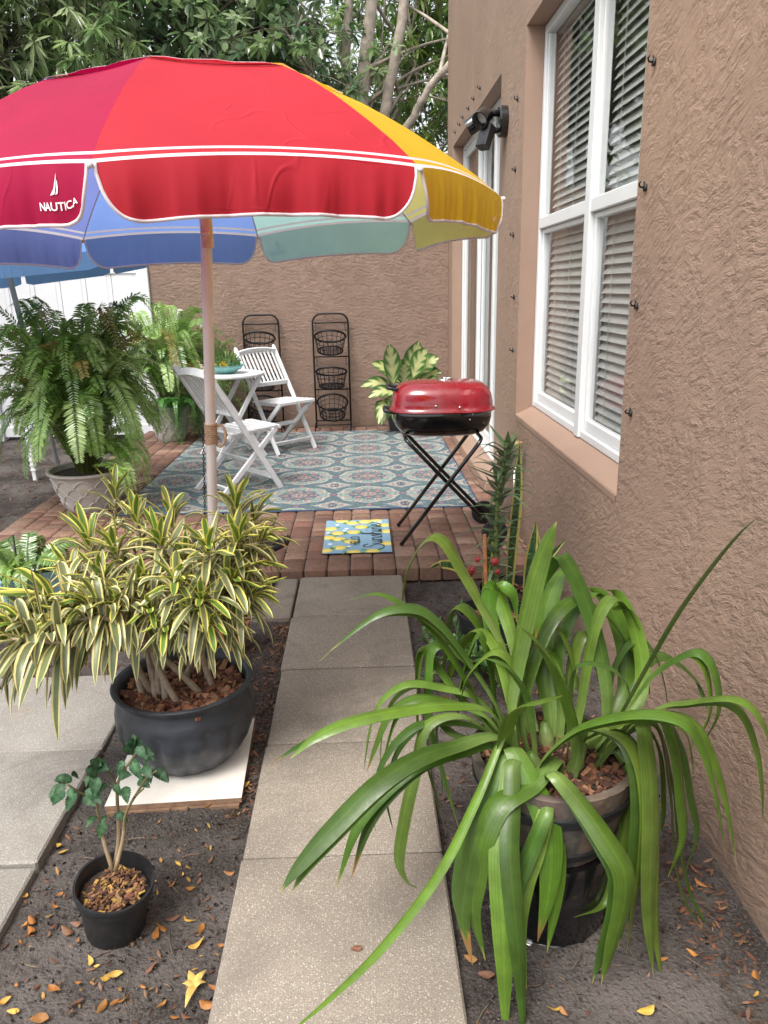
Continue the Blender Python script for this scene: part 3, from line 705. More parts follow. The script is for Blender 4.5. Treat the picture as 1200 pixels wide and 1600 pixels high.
# ================================================================== PATIO FURNITURE
def make_chair():
    t = thing('folding_chair', 'white slatted wooden folding chair', 'chair')
    wo, wi = 0.235, 0.195
    top, ft = V(0, -0.335, 0.99), V(0, 0.265, 0.0)
    sf, rf = V(0, 0.275, 0.485), V(0, -0.265, 0.0)
    for sx in (-1, 1):
        mb = MB(); X = V(sx*wo, 0, 0)
        mid = ft+(top-ft)*0.5
        mb.beam(ft+X, top+X, 0.024, 0.044, up=(0, 1, 0.6)); mb.ball(top+X, 0.021, sq=(0.6, 1, 1)); mb.build('leg', 'white_paint', t, angle=35)
        mb = MB(); X = V(sx*wi, 0, 0); mb.beam(rf+X, sf+X, 0.024, 0.044, up=(0, 1, -1)); mb.ball(sf+X, 0.022, sq=(0.6, 1, 1)); mb.build('leg', 'white_paint', t, angle=35)
    q = lambda f: ft+(top-ft)*f
    mb = MB()
    prof = []
    for j in range(13):          # curved top rail
        s = j/12*2-1; prof.append(q(0.955)+V(s*(wo-0.012), -0.012*(1-s*s), 0.022*(1-s*s)))
    for a, b in zip(prof[:-1], prof[1:]): mb.beam(a, b+(b-a)*0.05, 0.02, 0.062, up=(0, 0.5, 0.86), bevel=0.003)
    mb.beam(q(0.655)+V(-wo+0.012, 0, 0), q(0.655)+V(wo-0.012, 0, 0), 0.02, 0.05, up=(0, 0.5, 0.86))
    for j in range(9):
        x = (j-4)*0.0465; mb.beam(q(0.665)+V(x, 0, 0), q(0.95)+V(x, -0.012*(1-(x/wo)**2), 0.008), 0.022, 0.011, up=(0, 1, 0.6), bevel=0.003)
    mb.build('backrest', 'white_paint', t, angle=35)
    mb = MB()
    for sx in (-1, 1): mb.beam((sx*0.172, -0.135, 0.468), (sx*0.172, 0.285, 0.488), 0.022, 0.04)
    for j in range(7):
        y = -0.115+j*0.063; mb.beam((-0.212, y, 0.486+j*0.003), (0.212, y, 0.486+j*0.003), 0.047, 0.014)
    mb.beam((-0.215, 0.300, 0.495), (0.215, 0.300, 0.495), 0.022, 0.03)
    mb.build('seat', 'white_paint', t, angle=35)
    for a in (q(0.10), ):
        mb = MB(); mb.beam(a+V(-wo+0.012, 0, 0), a+V(wo-0.012, 0, 0), 0.018, 0.042, up=(0, 0.4, 1)); mb.build('stretcher', 'white_paint', t, angle=35)
    for f in (0.12, 0.52):
        a = rf+(sf-rf)*f; mb = MB(); mb.beam(a+V(-wi+0.012, 0, 0), a+V(wi-0.012, 0, 0), 0.018, 0.042, up=(0, -0.5, 1)); mb.build('stretcher', 'white_paint', t, angle=35)
    return t
ch = make_chair(); gch = 'white folding chairs at the bistro table'
RUGZ = PZ+0.008
ch.location = (-1.04, 6.12, RUGZ); ch.rotation_euler = (0, 0, math.atan2(0.65, 0.76)-PI/2); ch['group'] = gch
ch['label'] = 'white folding chair seen from behind, nearest the umbrella pole'
c2 = copy_tree(ch); c2.location = (-0.845, 7.72, RUGZ); c2.rotation_euler = (0, 0, math.atan2(-0.72, 0.69)-PI/2)
c2['label'] = 'white folding chair facing us beyond the round table'

TC = V(-1.27, 7.42, RUGZ)
tb = thing('bistro_table', 'round white folding bistro table holding a glass bowl', 'table', TC)
mb = MB(); mb.lathe([(0.001, 0.772), (0.33, 0.772), (0.338, 0.776), (0.342, 0.787), (0.338, 0.798), (0.33, 0.802), (0.001, 0.802)], (0, 0, 0), 56); mb.build('tabletop', 'white_paint', tb, angle=40)
ra = 0.5
for sgn, w in ((1, 0.23), (-1, 0.19)):
    for sx in (-1, 1):
        d = V(math.cos(ra), math.sin(ra), 0); e_ = V(-math.sin(ra), math.cos(ra), 0)
        a = e_*sx*w-d*sgn*0.25; b = e_*sx*w+d*sgn*0.22+V(0, 0, 0.77)
        mb = MB(); mb.beam(a, b, 0.024, 0.042, up=d); mb.build('leg', 'white_paint', tb, angle=35)
    a = -d*sgn*0.25*0.75; mb = MB(); mb.beam(a+e_*(w-0.013)+V(0, 0, 0.10), a-e_*(w-0.013)+V(0, 0, 0.10), 0.018, 0.04); mb.build('stretcher', 'white_paint', tb, angle=35)

# bowl with greenery
bc = TC+V(-0.01, -0.05, 0.803)
bo = thing('glass_bowl', 'scalloped aqua glass bowl on the white table', 'bowl', bc)
mb = MB(); mb.lathe([(0.001, 0.0), (0.06, 0.0), (0.10, 0.018), (0.14, 0.05), (0.175, 0.078), (0.17, 0.078), (0.135, 0.054), (0.095, 0.026), (0.05, 0.012), (0.001, 0.012)], (0, 0, 0), 72, rf=lambda a, z, i: 1+0.05*abs(math.sin(a*9))*(z/0.08)); mb.build('dish', 'glass_aqua', bo)
pl = thing('table_plant', 'leafy green arrangement with yellow flowers in the aqua bowl', 'plant', bc+V(0, 0, 0.03))
mb = MB(); P_, D_, N_, L_, W_, C_ = [], [], [], [], [], []
for k in range(420):
    a = rnd(0, 2*PI); q = 0.13*math.sqrt(random.random()); h = rnd(0.02, 0.17)*(1-0.45*(q/0.13))
    P_.append((q*math.cos(a), q*math.sin(a), h)); D_.append((math.cos(a)*rnd(0.2, 1), math.sin(a)*rnd(0.2, 1), rnd(0.1, 1))); N_.append((rnd(-1, 1), rnd(-1, 1), 1)); L_.append(rnd(0.03, 0.06)); W_.append(rnd(0.006, 0.016)); C_.append(rcol(random.choice([(0.10, 0.20, 0.03), (0.05, 0.14, 0.04), (0.22, 0.30, 0.05), (0.08, 0.18, 0.07)]), 0.25))
add_cloud(mb, C_, P_, D_, N_, L_, W_); mb.build('foliage', 'leafcol', pl)
mb = MB()
for (x, y, z, r) in ((-0.02, -0.11, 0.05, 0.02), (0.02, -0.115, 0.045, 0.022), (-0.09, -0.08, 0.055, 0.014), (0.0, -0.10, 0.075, 0.016)):
    for j in range(7):
        a = j/7*2*PI; mb.ball((x+r*0.7*math.cos(a), y, z+r*0.7*math.sin(a)), r*0.45, n=6, sq=(1, 0.5, 1))
mb.cur = (0.75, 0.48, 0.03); mb2 = MB(); mb2.cur = (0.75, 0.48, 0.03); mb2.add(mb.v, mb.f); mb2.build('flowers', 'leafcol', pl)

# basket racks
def make_rack():
    t = thing('basket_rack', 'black wire rack', 'rack')
    hw = 0.2; y = lambda z: 0.03*(z/1.29)
    mb = MB(); P_ = [(-hw, 0, 0.0), (-hw, y(0.6), 0.6), (-hw, y(1.15), 1.17)]
    P_ += [(-hw+0.1-0.1*math.cos(a), y(1.2), 1.19+0.1*math.sin(a)) for a in np.linspace(0, PI/2, 7)]
    P_ += [(-x, b, c) for x, b, c in reversed(P_)]
    mb.tube(P_, 0.0105, 7)
    for z in (1.19, 0.815, 0.445, 0.085): mb.tube([(-hw, y(z), z), (hw, y(z), z)], 0.008, 6)
    mb.tube([(-hw, 0, 0.085), (-hw, -0.26, 0.075), (-hw, -0.27, 0.0)], 0.0075, 6); mb.tube([(hw, 0, 0.085), (hw, -0.26, 0.075), (hw, -0.27, 0.0)], 0.0075, 6)
    mb.tube([(-hw, -0.26, 0.078), (hw, -0.26, 0.078)], 0.0055, 6)
    mb.build('frame', 'black_metal', t)
    for zc, tilt in ((1.05, 25), (0.665, 21), (0.32, 40)):
        a = math.radians(tilt); A = np.array([[1, 0, 0], [0, math.cos(a), -math.sin(a)], [0, math.sin(a), math.cos(a)]]).T
        ax = A @ V(0, 0, 1); c = V(0, -0.16, zc); b = c-ax*0.165
        mb = MB(); cir = lambda r, ce: [ce+A @ V(r*math.cos(q), r*math.sin(q), 0) for q in np.linspace(0, 2*PI, 33)[:-1]]
        mb.tube(cir(0.172, c), 0.011, 6, closed=True); mb.tube(cir(0.138, b), 0.0085, 6, closed=True)
        for f in (0.33, 0.66): mb.tube(cir(0.172+(0.138-0.172)*f, c+(b-c)*f), 0.0036, 4, closed=True)
        for q in np.linspace(0, 2*PI, 19)[:-1]:
            d = A @ V(math.cos(q), math.sin(q), 0); mb.tube([c+d*0.172, b+d*0.138], 0.0036, 4, caps=False)
        for u in np.linspace(-0.11, 0.11, 7):
            l = math.sqrt(0.138**2-u*u); mb.tube([b+A @ V(u, -l, 0), b+A @ V(u, l, 0)], 0.0036, 4, caps=False); mb.tube([b+A @ V(-l, u, 0), b+A @ V(l, u, 0)], 0.0036, 4, caps=False)
        for sx in (-1, 1):
            mb.tube(crom([(sx*0.165, y(zc), zc+0.145), (sx*0.165, -0.02, zc+0.08), (sx*0.172, -0.05, zc+0.055), (sx*0.176, -0.09, zc+0.06)], 10), 0.004, 5)
        mb.build('wire_basket', 'black_metal', t)
    return t
rk = make_rack(); gr = 'wire basket racks against the back wall'
rk.location = (-0.343, 8.90, PZ); rk['group'] = gr; rk['label'] = 'black three basket wire rack standing clear against the brown wall'
r2 = copy_tree(rk); r2.location = (-1.125, 8.90, PZ); r2['label'] = 'black three basket wire rack half hidden behind the folding chair'

# patterned rug
RX0, RX1, RY0, RY1 = -1.83, 0.85, 5.41, 8.64
nx, ny = 290, 350
gx = np.linspace(RX0, RX1, nx); gy2 = np.linspace(RY0, RY1, ny); X_, Y_ = np.meshgrid(gx, gy2)
cx_, cy_ = 0.545, 0.60; x0, y0 = -0.52+cx_/2, 5.83+cy_/2
fxx = (X_-x0) % cx_-cx_/2; fyy = (Y_-y0) % cy_-cy_/2
TEAL, CRM, REDC, NAV, PAL_, GRN = (np.array(c) for c in ((0.052, 0.112, 0.115), (0.42, 0.37, 0.32), (0.26, 0.085, 0.085), (0.022, 0.055, 0.13), (0.24, 0.30, 0.29), (0.10, 0.19, 0.16)))
C_ = np.tile(TEAL, (ny, nx, 1)).astype(float)
def put(mask, c): C_[mask] = c
rr = np.hypot(fxx/0.225, fyy/0.225); th = np.arctan2(fyy, fxx); R1 = rr/(1+0.10*np.abs(np.cos(4*th))-0.03)
scroll = np.sin(fxx*95)*np.sin(fyy*95)
put(scroll > 0.72, PAL_); put((np.abs(np.sin((fxx+fyy)*46)) < 0.12), GRN); put((np.abs(np.sin((fxx-fyy)*46)) < 0.12), NAV*1.3)
put((R1 < 1.20), TEAL*0.9); put((R1 < 1.12), NAV*1.2); put((R1 < 1.07), PAL_); put((R1 < 1.04), CRM)
put((R1 < 0.95) & (np.abs(np.cos(4*th)) > 0.55) & (R1 > 0.62), GRN*1.3); put((R1 < 0.88) & (np.abs(np.cos(4*th)) > 0.75) & (R1 > 0.70), PAL_); put((np.abs(R1-0.62) < 0.035), NAV); put((R1 < 0.92) & (np.abs(np.cos(4*th)) < 0.22) & (R1 > 0.70), REDC*1.2)
put((R1 < 0.58) & (R1 > 0.30) & (np.cos(8*th) < 0.2), TEAL*1.1); put((R1 < 0.56) & (np.cos(8*th) > 0.2) & (R1 > 0.34), REDC*1.15); put((R1 < 0.45) & (np.cos(8*th) > 0.75) & (R1 > 0.38), CRM)
put((np.abs(R1-0.31) < 0.035), NAV); put((R1 < 0.28), CRM); put((R1 < 0.26) & (np.cos(8*th) > -0.5), REDC); put((R1 < 0.14), CRM*0.8); put(R1 < 0.07, NAV)
gx2 = np.abs((X_-x0-cx_/2) % cx_-cx_/2); gy3 = np.abs((Y_-y0-cy_/2) % cy_-cy_/2)
dd = (gx2/0.155)**0.85+(gy3/0.125)**0.85
put(dd < 1.18, NAV); put(dd < 1.08, PAL_); put(dd < 0.95, CRM); put((dd < 0.95) & (np.abs(np.sin(gx2*70)*np.sin(gy3*80)) > 0.75), REDC*1.3); put((dd < 0.62) & (dd > 0.54), TEAL)
r3 = np.hypot(gx2/0.035, gy3/0.05); put((r3 < 1) & (r3 > 0.55), NAV*0.7); put((gx2 < 0.006) & (gy3 < 0.03), NAV*0.6)
# axis lozenges between neighbouring medallions
for (ax_, ay_) in ((0, cy_/2), (cx_/2, 0)):
    hx = np.abs((X_-x0-ax_) % cx_-cx_/2); hy = np.abs((Y_-y0-ay_) % cy_-cy_/2)
    hx = cx_/2-hx if False else np.abs(((X_-x0-ax_+cx_/2) % cx_)-cx_/2); hy = np.abs(((Y_-y0-ay_+cy_/2) % cy_)-cy_/2)
    q = np.hypot(hx/0.03, hy/0.03); put(q < 1.2, NAV); put(q < 0.7, REDC*1.4)
C_ *= (1+RNG.normal(0, 0.20, (ny, nx, 1))); fil = (np.abs(np.sin(X_*88+2*np.sin(Y_*61))*np.sin(Y_*83+2*np.sin(X_*57))) < 0.16); C_[fil] = C_[fil]*0.45+0.55*np.array((0.10, 0.15, 0.17)); C_ = 0.80*C_+0.20*np.array((0.15, 0.16, 0.155))
bd = (X_-RX0 < 0.012) | (RX1-X_ < 0.012) | (Y_-RY0 < 0.014) | (RY1-Y_ < 0.014); C_[bd] = NAV*0.8
mb = MB()
wav = 0.0025*np.sin(X_*5+1)*np.sin(Y_*3.3)
zz = np.where((X_ == gx[0]) | (X_ == gx[-1]) | (Y_ == gy2[0]) | (Y_ == gy2[-1]), PZ+0.0015, RUGZ-0.0005+0.0*wav)
mb.grid(np.stack([X_, Y_, zz], -1), cols=np.clip(C_, 0.004, 1))
tag(mb.build('rug', 'paintcol', smooth=True), 'large teal and cream medallion outdoor rug on the brick patio', 'rug')

# lemon door mat
MX0, MX1, MY0, MY1 = -0.272, 0.156, 4.432, 5.122; mz = PZ+0.010
nx, ny = 150, 230; gx = np.linspace(MX0, MX1, nx); gy2 = np.linspace(MY0, MY1, ny); X_, Y_ = np.meshgrid(gx, gy2)
a_, b_ = (X_-MX0)/(MX1-MX0), (Y_-MY0)/(MY1-MY0)
C_ = np.tile(np.array((0.25, 0.42, 0.56)), (ny, nx, 1)).astype(float)
def ell(cx, cy, ra_, rb_, ang, c, c2=None):
    dx, dy = (X_-(MX0+cx*(MX1-MX0))), (Y_-(MY0+cy*(MY1-MY0))); u = (dx*math.cos(ang)+dy*math.sin(ang))/ra_; w = (-dx*math.sin(ang)+dy*math.cos(ang))/rb_
    m = u*u+w*w+0.35*np.abs(u)**6 < 1; C_[m] = c
    if c2 is not None: C_[(u*u+(w+0.25)**2 < 0.35) & m] = c2
lem = [(0.25, 0.97), (0.42, 0.90), (0.62, 0.93), (0.80, 0.98), (0.08, 0.72), (0.20, 0.58), (0.56, 0.76), (0.44, 0.60), (0.22, 0.40), (0.40, 0.32), (0.24, 0.15), (0.04, 0.08), (0.92, 0.80), (0.97, 0.60), (0.95, 0.24), (0.45, 0.02), (0.72, 0.03), (0.06, 0.45)]
for (p, q) in lem:
    an = rnd(-0.35, 0.35)
    for sg in (-1, 1): ell(p+sg*0.10, q+rnd(-0.05, 0.05), 0.035, 0.013, an+sg*0.8, (0.07, 0.24, 0.13)); ell(p+sg*0.10, q+0.02, 0.024, 0.006, an+sg*0.8, (0.18, 0.38, 0.20))
    ell(p, q, 0.046, 0.040, an, (0.82, 0.62, 0.09), (0.86, 0.74, 0.24))
for (p, q) in ((0.18, 0.85), (0.33, 0.72), (0.30, 0.66), (0.05, 0.60), (0.86, 0.91), (0.38, 0.18), (0.10, 0.26)): ell(p, q, 0.016, 0.016, 0, (0.78, 0.80, 0.80))
dm = thing('door_mat', 'blue door mat with yellow lemons on the brick patio', 'mat', (-0.06, 4.78, PZ))
mb = MB(); mb.grid(np.stack([X_, Y_, np.full_like(X_, mz)], -1), cols=C_); mb.build('print', 'paintcol', dm, True)
mb = MB(); mb.box((MX0-0.002, MY0-0.002, PZ+0.002), (MX1+0.002, MY1+0.002, mz-0.0015), bevel=0.002); mb.build('backing', 'rubber', dm, True, angle=30)
mw, mh = MX1-MX0, MY1-MY0
def matpt(along, up): return V(MX0+0.87*mw-up, MY0+0.13*mh+along, mz+0.0014)
vs, fs = text_mesh('HELLO', 0.082, 0.0008)
mb = MB(); mb.add([V(MX0+0.535*mw-b*1.05, MY0+0.20*mh+a*0.74, mz+0.0014) for a, b, c in vs], fs)
def sh(pts, dx): return [(x+dx, y) for x, y in pts]
nn = [(2.1, 1), (2.1, 0), (2.15, 0.6), (2.4, 1), (2.65, 0.8), (2.68, 0.15), (2.85, 0.0), (3.05, 0.5)]
strokes = [[(0.95, 1.45), (0.6, 1.9), (0.2, 1.75), (0.2, 1.3), (0.65, 0.9), (0.85, 0.4), (0.5, -0.1), (-0.1, -0.1), (-0.35, 0.3)],
           [(1.1, 1), (1.1, 0.3), (1.3, 0), (1.6, 0.25), (1.7, 1), (1.7, 0.2), (1.9, 0.05), (2.1, 0.5)], nn,
           [(3.05, 0.5), (3.3, 1.05), (3.45, 0.5), (3.4, 0.1), (3.1, 0)],
           [(3.45, 0.1), (3.85, 0.9), (3.98, 1.9), (3.80, 2.1), (3.72, 1.5), (3.72, 0), (3.8, 0.6), (4.05, 1), (4.3, 0.8), (4.32, 0.15), (4.5, 0), (4.7, 0.3)],
           [(4.72, 1), (4.72, 0.2), (4.9, 0), (5.1, 0.4)], [(4.74, 1.45), (4.76, 1.6)], sh(nn, 3.0),
           [(6.05, 0.4), (6.45, 0.6), (6.45, 0.95), (6.2, 1.0), (6.05, 0.5), (6.25, 0.02), (6.6, 0.1), (6.9, 0.4)]]
sx_, sy_ = 0.074, 0.062
for stq in strokes:
    P_ = crom([(*p, 0) for p in stq], 8*len(stq)); pts = [matpt(p[0]*sx_, p[1]*sy_) for p in P_]; wv = 0.0046
    L, R_ = [], []
    for i in range(len(pts)):
        tt = unit(pts[min(i+1, len(pts)-1)]-pts[max(i-1, 0)]); nrm = V(-tt[1], tt[0], 0); w = wv*(0.75+0.45*abs(tt[0])); L.append(pts[i]+nrm*w); R_.append(pts[i]-nrm*w)
    mb.grid([L, R_])
mb.build('lettering', 'ink', dm, True, smooth=False)

# half-round scroll mats
def half_mat(cx, cy, hw, dp, z, label):
    t = thing('rubber_mat', label, 'mat', (cx, cy, z), 0, 'half round rubber mats')
    mb = MB(); n = 28; out = [(hw*math.cos(a), -dp*abs(math.sin(a))**0.8) for a in np.linspace(0, PI, n+1)]
    mb.add([(x, y, 0.012) for x, y in out]+[(x, y, 0.0) for x, y in out], [tuple(range(n, -1, -1))]+[(i, i+1, n+2+i, n+1+i) for i in range(n)]+[(n, 0, n+1, 2*n+1)])
    mb.build('sheet', 'rubber', t, smooth=False)
    mb = MB()
    for s in (0.97, 0.86): mb.tube([(x*s, y*s-(1-s)*0.1, 0.014) for x, y in out], 0.008, 6)
    for k in range(60):
        a = k/60*PI; x, y = hw*0.915*math.cos(a), -dp*0.915*math.sin(a)**0.8-0.008; d = V(-math.sin(a), -math.cos(a)*0.9, 0)
        mb.tube([V(x, y, 0.014)-d*0.010+V(0, -0.006, 0), V(x, y, 0.016)+d*0.010], 0.0045, 5)
    for k in range(14):
        for s in (0.3, 0.55, 0.73):
            a = (k+0.5)/14*PI; c = V(hw*s*math.cos(a), -dp*s*math.sin(a)-0.02, 0.014)
            mb.tube([c+V(0.024*math.cos(q)*(1-q/11), 0.020*math.sin(q)*(1-q/11), 0) for q in np.linspace(0, 8.5, 18)], 0.0035, 5)
    mb.build('scrollwork', 'rubber', t)
half_mat(-0.98, 4.13, 0.46, 0.46, 0.004, 'black half round scroll mat lying on the concrete slab')
half_mat(-0.96, 4.80, 0.46, 0.46, PZ, 'black half round scroll mat lying on the bricks')

# ================================================================== GRILL
g = thing('charcoal_grill', 'portable charcoal grill with red lid and black bowl on crossed legs', 'grill', (0.49, 4.77, PZ))
def sup(hx, hy, n=48, e=3.2):
    out = []
    for k in range(n):
        a = 2*PI*k/n; c, s = math.cos(a), math.sin(a); out.append((hx*math.copysign(abs(c)**(2/e), c), hy*math.copysign(abs(s)**(2/e), s)))
    return out
def loft(mb, lv, e=3.2):
    P_ = []
    for hx, hy, z in lv:
        o = sup(hx, hy, e=e); P_.append([(x, y, z) for x, y in o]+[(o[0][0], o[0][1], z)])
    mb.grid(P_)
gz0 = 0.835
mb = MB(); loft(mb, [(0.322, 0.232, gz0-0.004), (0.328, 0.238, gz0), (0.324, 0.234, gz0+0.006), (0.312, 0.222, gz0+0.010), (0.310, 0.220, gz0+0.05), (0.300, 0.210, gz0+0.095), (0.280, 0.190, gz0+0.13), (0.250, 0.160, gz0+0.153), (0.205, 0.125, gz0+0.165), (0.10, 0.06, gz0+0.170), (0.001, 0.001, gz0+0.171)])
lid = mb.build('lid', 'red_enamel', g)
mb = MB(); loft(mb, [(0.300, 0.212, gz0+0.004), (0.306, 0.218, gz0-0.008), (0.304, 0.216, gz0-0.05), (0.292, 0.204, gz0-0.095), (0.262, 0.176, gz0-0.135), (0.215, 0.13, gz0-0.158), (0.10, 0.06, gz0-0.164), (0.001, 0.001, gz0-0.165)])
bowl = mb.build('bowl', 'black_gloss', g)
mb = MB(); mb.lathe([(0.045, 0), (0.045, 0.004), (0.001, 0.005)], (0.02, 0.02, gz0+0.171), 20); mb.lathe([(0.009, 0.004), (0.009, 0.014), (0.001, 0.016)], (0.02, 0.02, gz0+0.171), 12); mb.tube([(0.02, 0.02, gz0+0.18), (0.07, 0.0, gz0+0.18)], 0.005, 6); mb.build('vent', 'steel', lid)
for x, z in ((-0.055, gz0+0.040), (0.088, gz0+0.030)):
    mb = MB(); mb.ball((x, -0.222, z), 0.008, sq=(1, 0.6, 1)); mb.build('bolt', 'steel', lid)
for x, z in ((0.165, gz0-0.012), (0.15, gz0-0.045)):
    mb = MB(); mb.ball((x, -0.213, z), 0.006, sq=(1, 0.6, 1)); mb.build('bolt', 'steel', bowl)
for (x, z, par) in ((-0.30, gz0+0.125, lid), (-0.302, gz0+0.005-0.02, bowl)):
    xx = x+(0.02 if par is lid else 0)
    mb = MB(); mb.tube(crom([(xx+0.01, -0.085, z), (xx-0.045, -0.085, z+0.012), (xx-0.055, -0.06, z+0.012), (xx-0.055, 0.06, z+0.012), (xx-0.045, 0.085, z+0.012), (xx+0.01, 0.085, z)], 26), 0.0105, 8); mb.build('handle', 'black_plastic', par)
def uframe(y0, y1, foot, topx, topz, sgn):
    # two straight tubes joined by a rounded top under the bowl
    P_ = [(foot[0], y0, foot[1])]; tx = topx; 
    d = unit(V(tx-foot[0], 0, topz-foot[1])); end = V(tx, 0, topz)
    for k in range(7):
        a = k/6*PI/2; P_.append(tuple(end-d*0.05*(1-math.sin(a))+V(0, y0+(0.05 if y1 > y0 else -0.05)*(1-math.cos(a)), 0)))
    for k in range(7):
        a = PI/2-k/6*PI/2; P_.append(tuple(end-d*0.05*(1-math.sin(a))+V(0, y1-(0.05 if y1 > y0 else -0.05)*(1-math.cos(a)), 0)))
    P_.append((foot[0], y1, foot[1])); return P_
mb = MB(); mb.tube(uframe(-0.215, 0.19, (-0.275, 0.010), 0.225, gz0-0.165, 1), 0.0125, 10); mb.build('leg_frame', 'black_gloss', g)
mb = MB(); mb.tube(uframe(-0.18, 0.155, (0.31, 0.085), -0.235, gz0-0.165, -1), 0.0125, 10); mb.tube([(0.31, -0.24, 0.085), (0.31, 0.23, 0.085)], 0.008, 8); mb.build('leg_frame', 'black_gloss', g)
A = np.array([[0, 1, 0], [0, 0, 1], [1, 0, 0]], float).T
for y in (-0.235, 0.215):
    mb = MB(); Aw = np.array([[1, 0, 0], [0, 0, 1], [0, -1, 0]], float)
    mb.lathe([(0.012, -0.018), (0.05, -0.018), (0.076, -0.012), (0.082, 0.0), (0.076, 0.012), (0.05, 0.018), (0.012, 0.018)], (0.31, y, 0.083), 28, axis=Aw); mb.build('wheel', 'black_plastic', g, angle=40)

# ================================================================== LILY IN A BARREL
LC = V(0.468, 1.72, 0)
bn = thing('black_bucket', 'glossy black bucket turned upside down under the barrel planter', 'bucket', (0.468, 1.71, SOIL))
mb = MB(); mb.lathe([(0.155, 0.0), (0.158, 0.006), (0.152, 0.012), (0.158, 0.12), (0.165, 0.235), (0.160, 0.242), (0.001, 0.242)], (0, 0, 0), 48); mb.build('body', 'black_gloss', bn, angle=40)
mb = MB(); mb.tube([(0.1575*math.cos(a), 0.1575*math.sin(a), 0.005) for a in np.linspace(0, 2*PI, 49)[:-1]], 0.0035, 6, closed=True); mb.build('rim_ring', 'steel', bn)
lil = thing('barrel_lily', 'big strap leaved lily in a wooden barrel planter by the house wall', 'potted plant', (0.468, 1.72, 0.207))
stc = [rcol((0.105, 0.083, 0.068), 0.35) for _ in range(22)]
def stave(a, z): return stc[int(((a/(2*PI)) % 1)*22-1e-6) % 22]
mb = MB(); prof = [(0.125, 0.0), (0.150, 0.0)]+[(0.150+0.062*(z/0.235)**0.85+0.004*math.sin(z/0.235*PI), z) for z in np.linspace(0.01, 0.235, 8)]+[(0.205, 0.238), (0.190, 0.236), (0.182, 0.18)]
mb.lathe(prof, (0, 0, 0), 132, rf=lambda a, z, i: 1-0.012*(abs(((a/(2*PI)*22) % 1)-0.5) > 0.46), colf=stave); mb.build('barrel', 'wood_barrel', lil, angle=45)
mb = MB()
for z0, z1 in ((0.025, 0.055), (0.145, 0.180)):
    rz = lambda z: 0.150+0.062*(z/0.235)**0.85+0.008
    mb.lathe([(rz(z0)-0.006, z0), (rz(z0), z0+0.003), (rz(z1), z1-0.003), (rz(z1)-0.006, z1)], (0, 0, 0), 64)
mb.build('hoop', 'black_plastic', lil, angle=40)
mb = MB(); mb.lathe([(0.186, 0.200), (0.10, 0.212), (0.001, 0.214)], (0, 0, 0), 32); mb.build('soil', 'soil_dark', lil)
mb = MB(); chips_disc(mb, (0, 0, 0.210), 0.178, 520, 0.028, 0.016); mb.build('mulch', 'chips', lil, smooth=False)
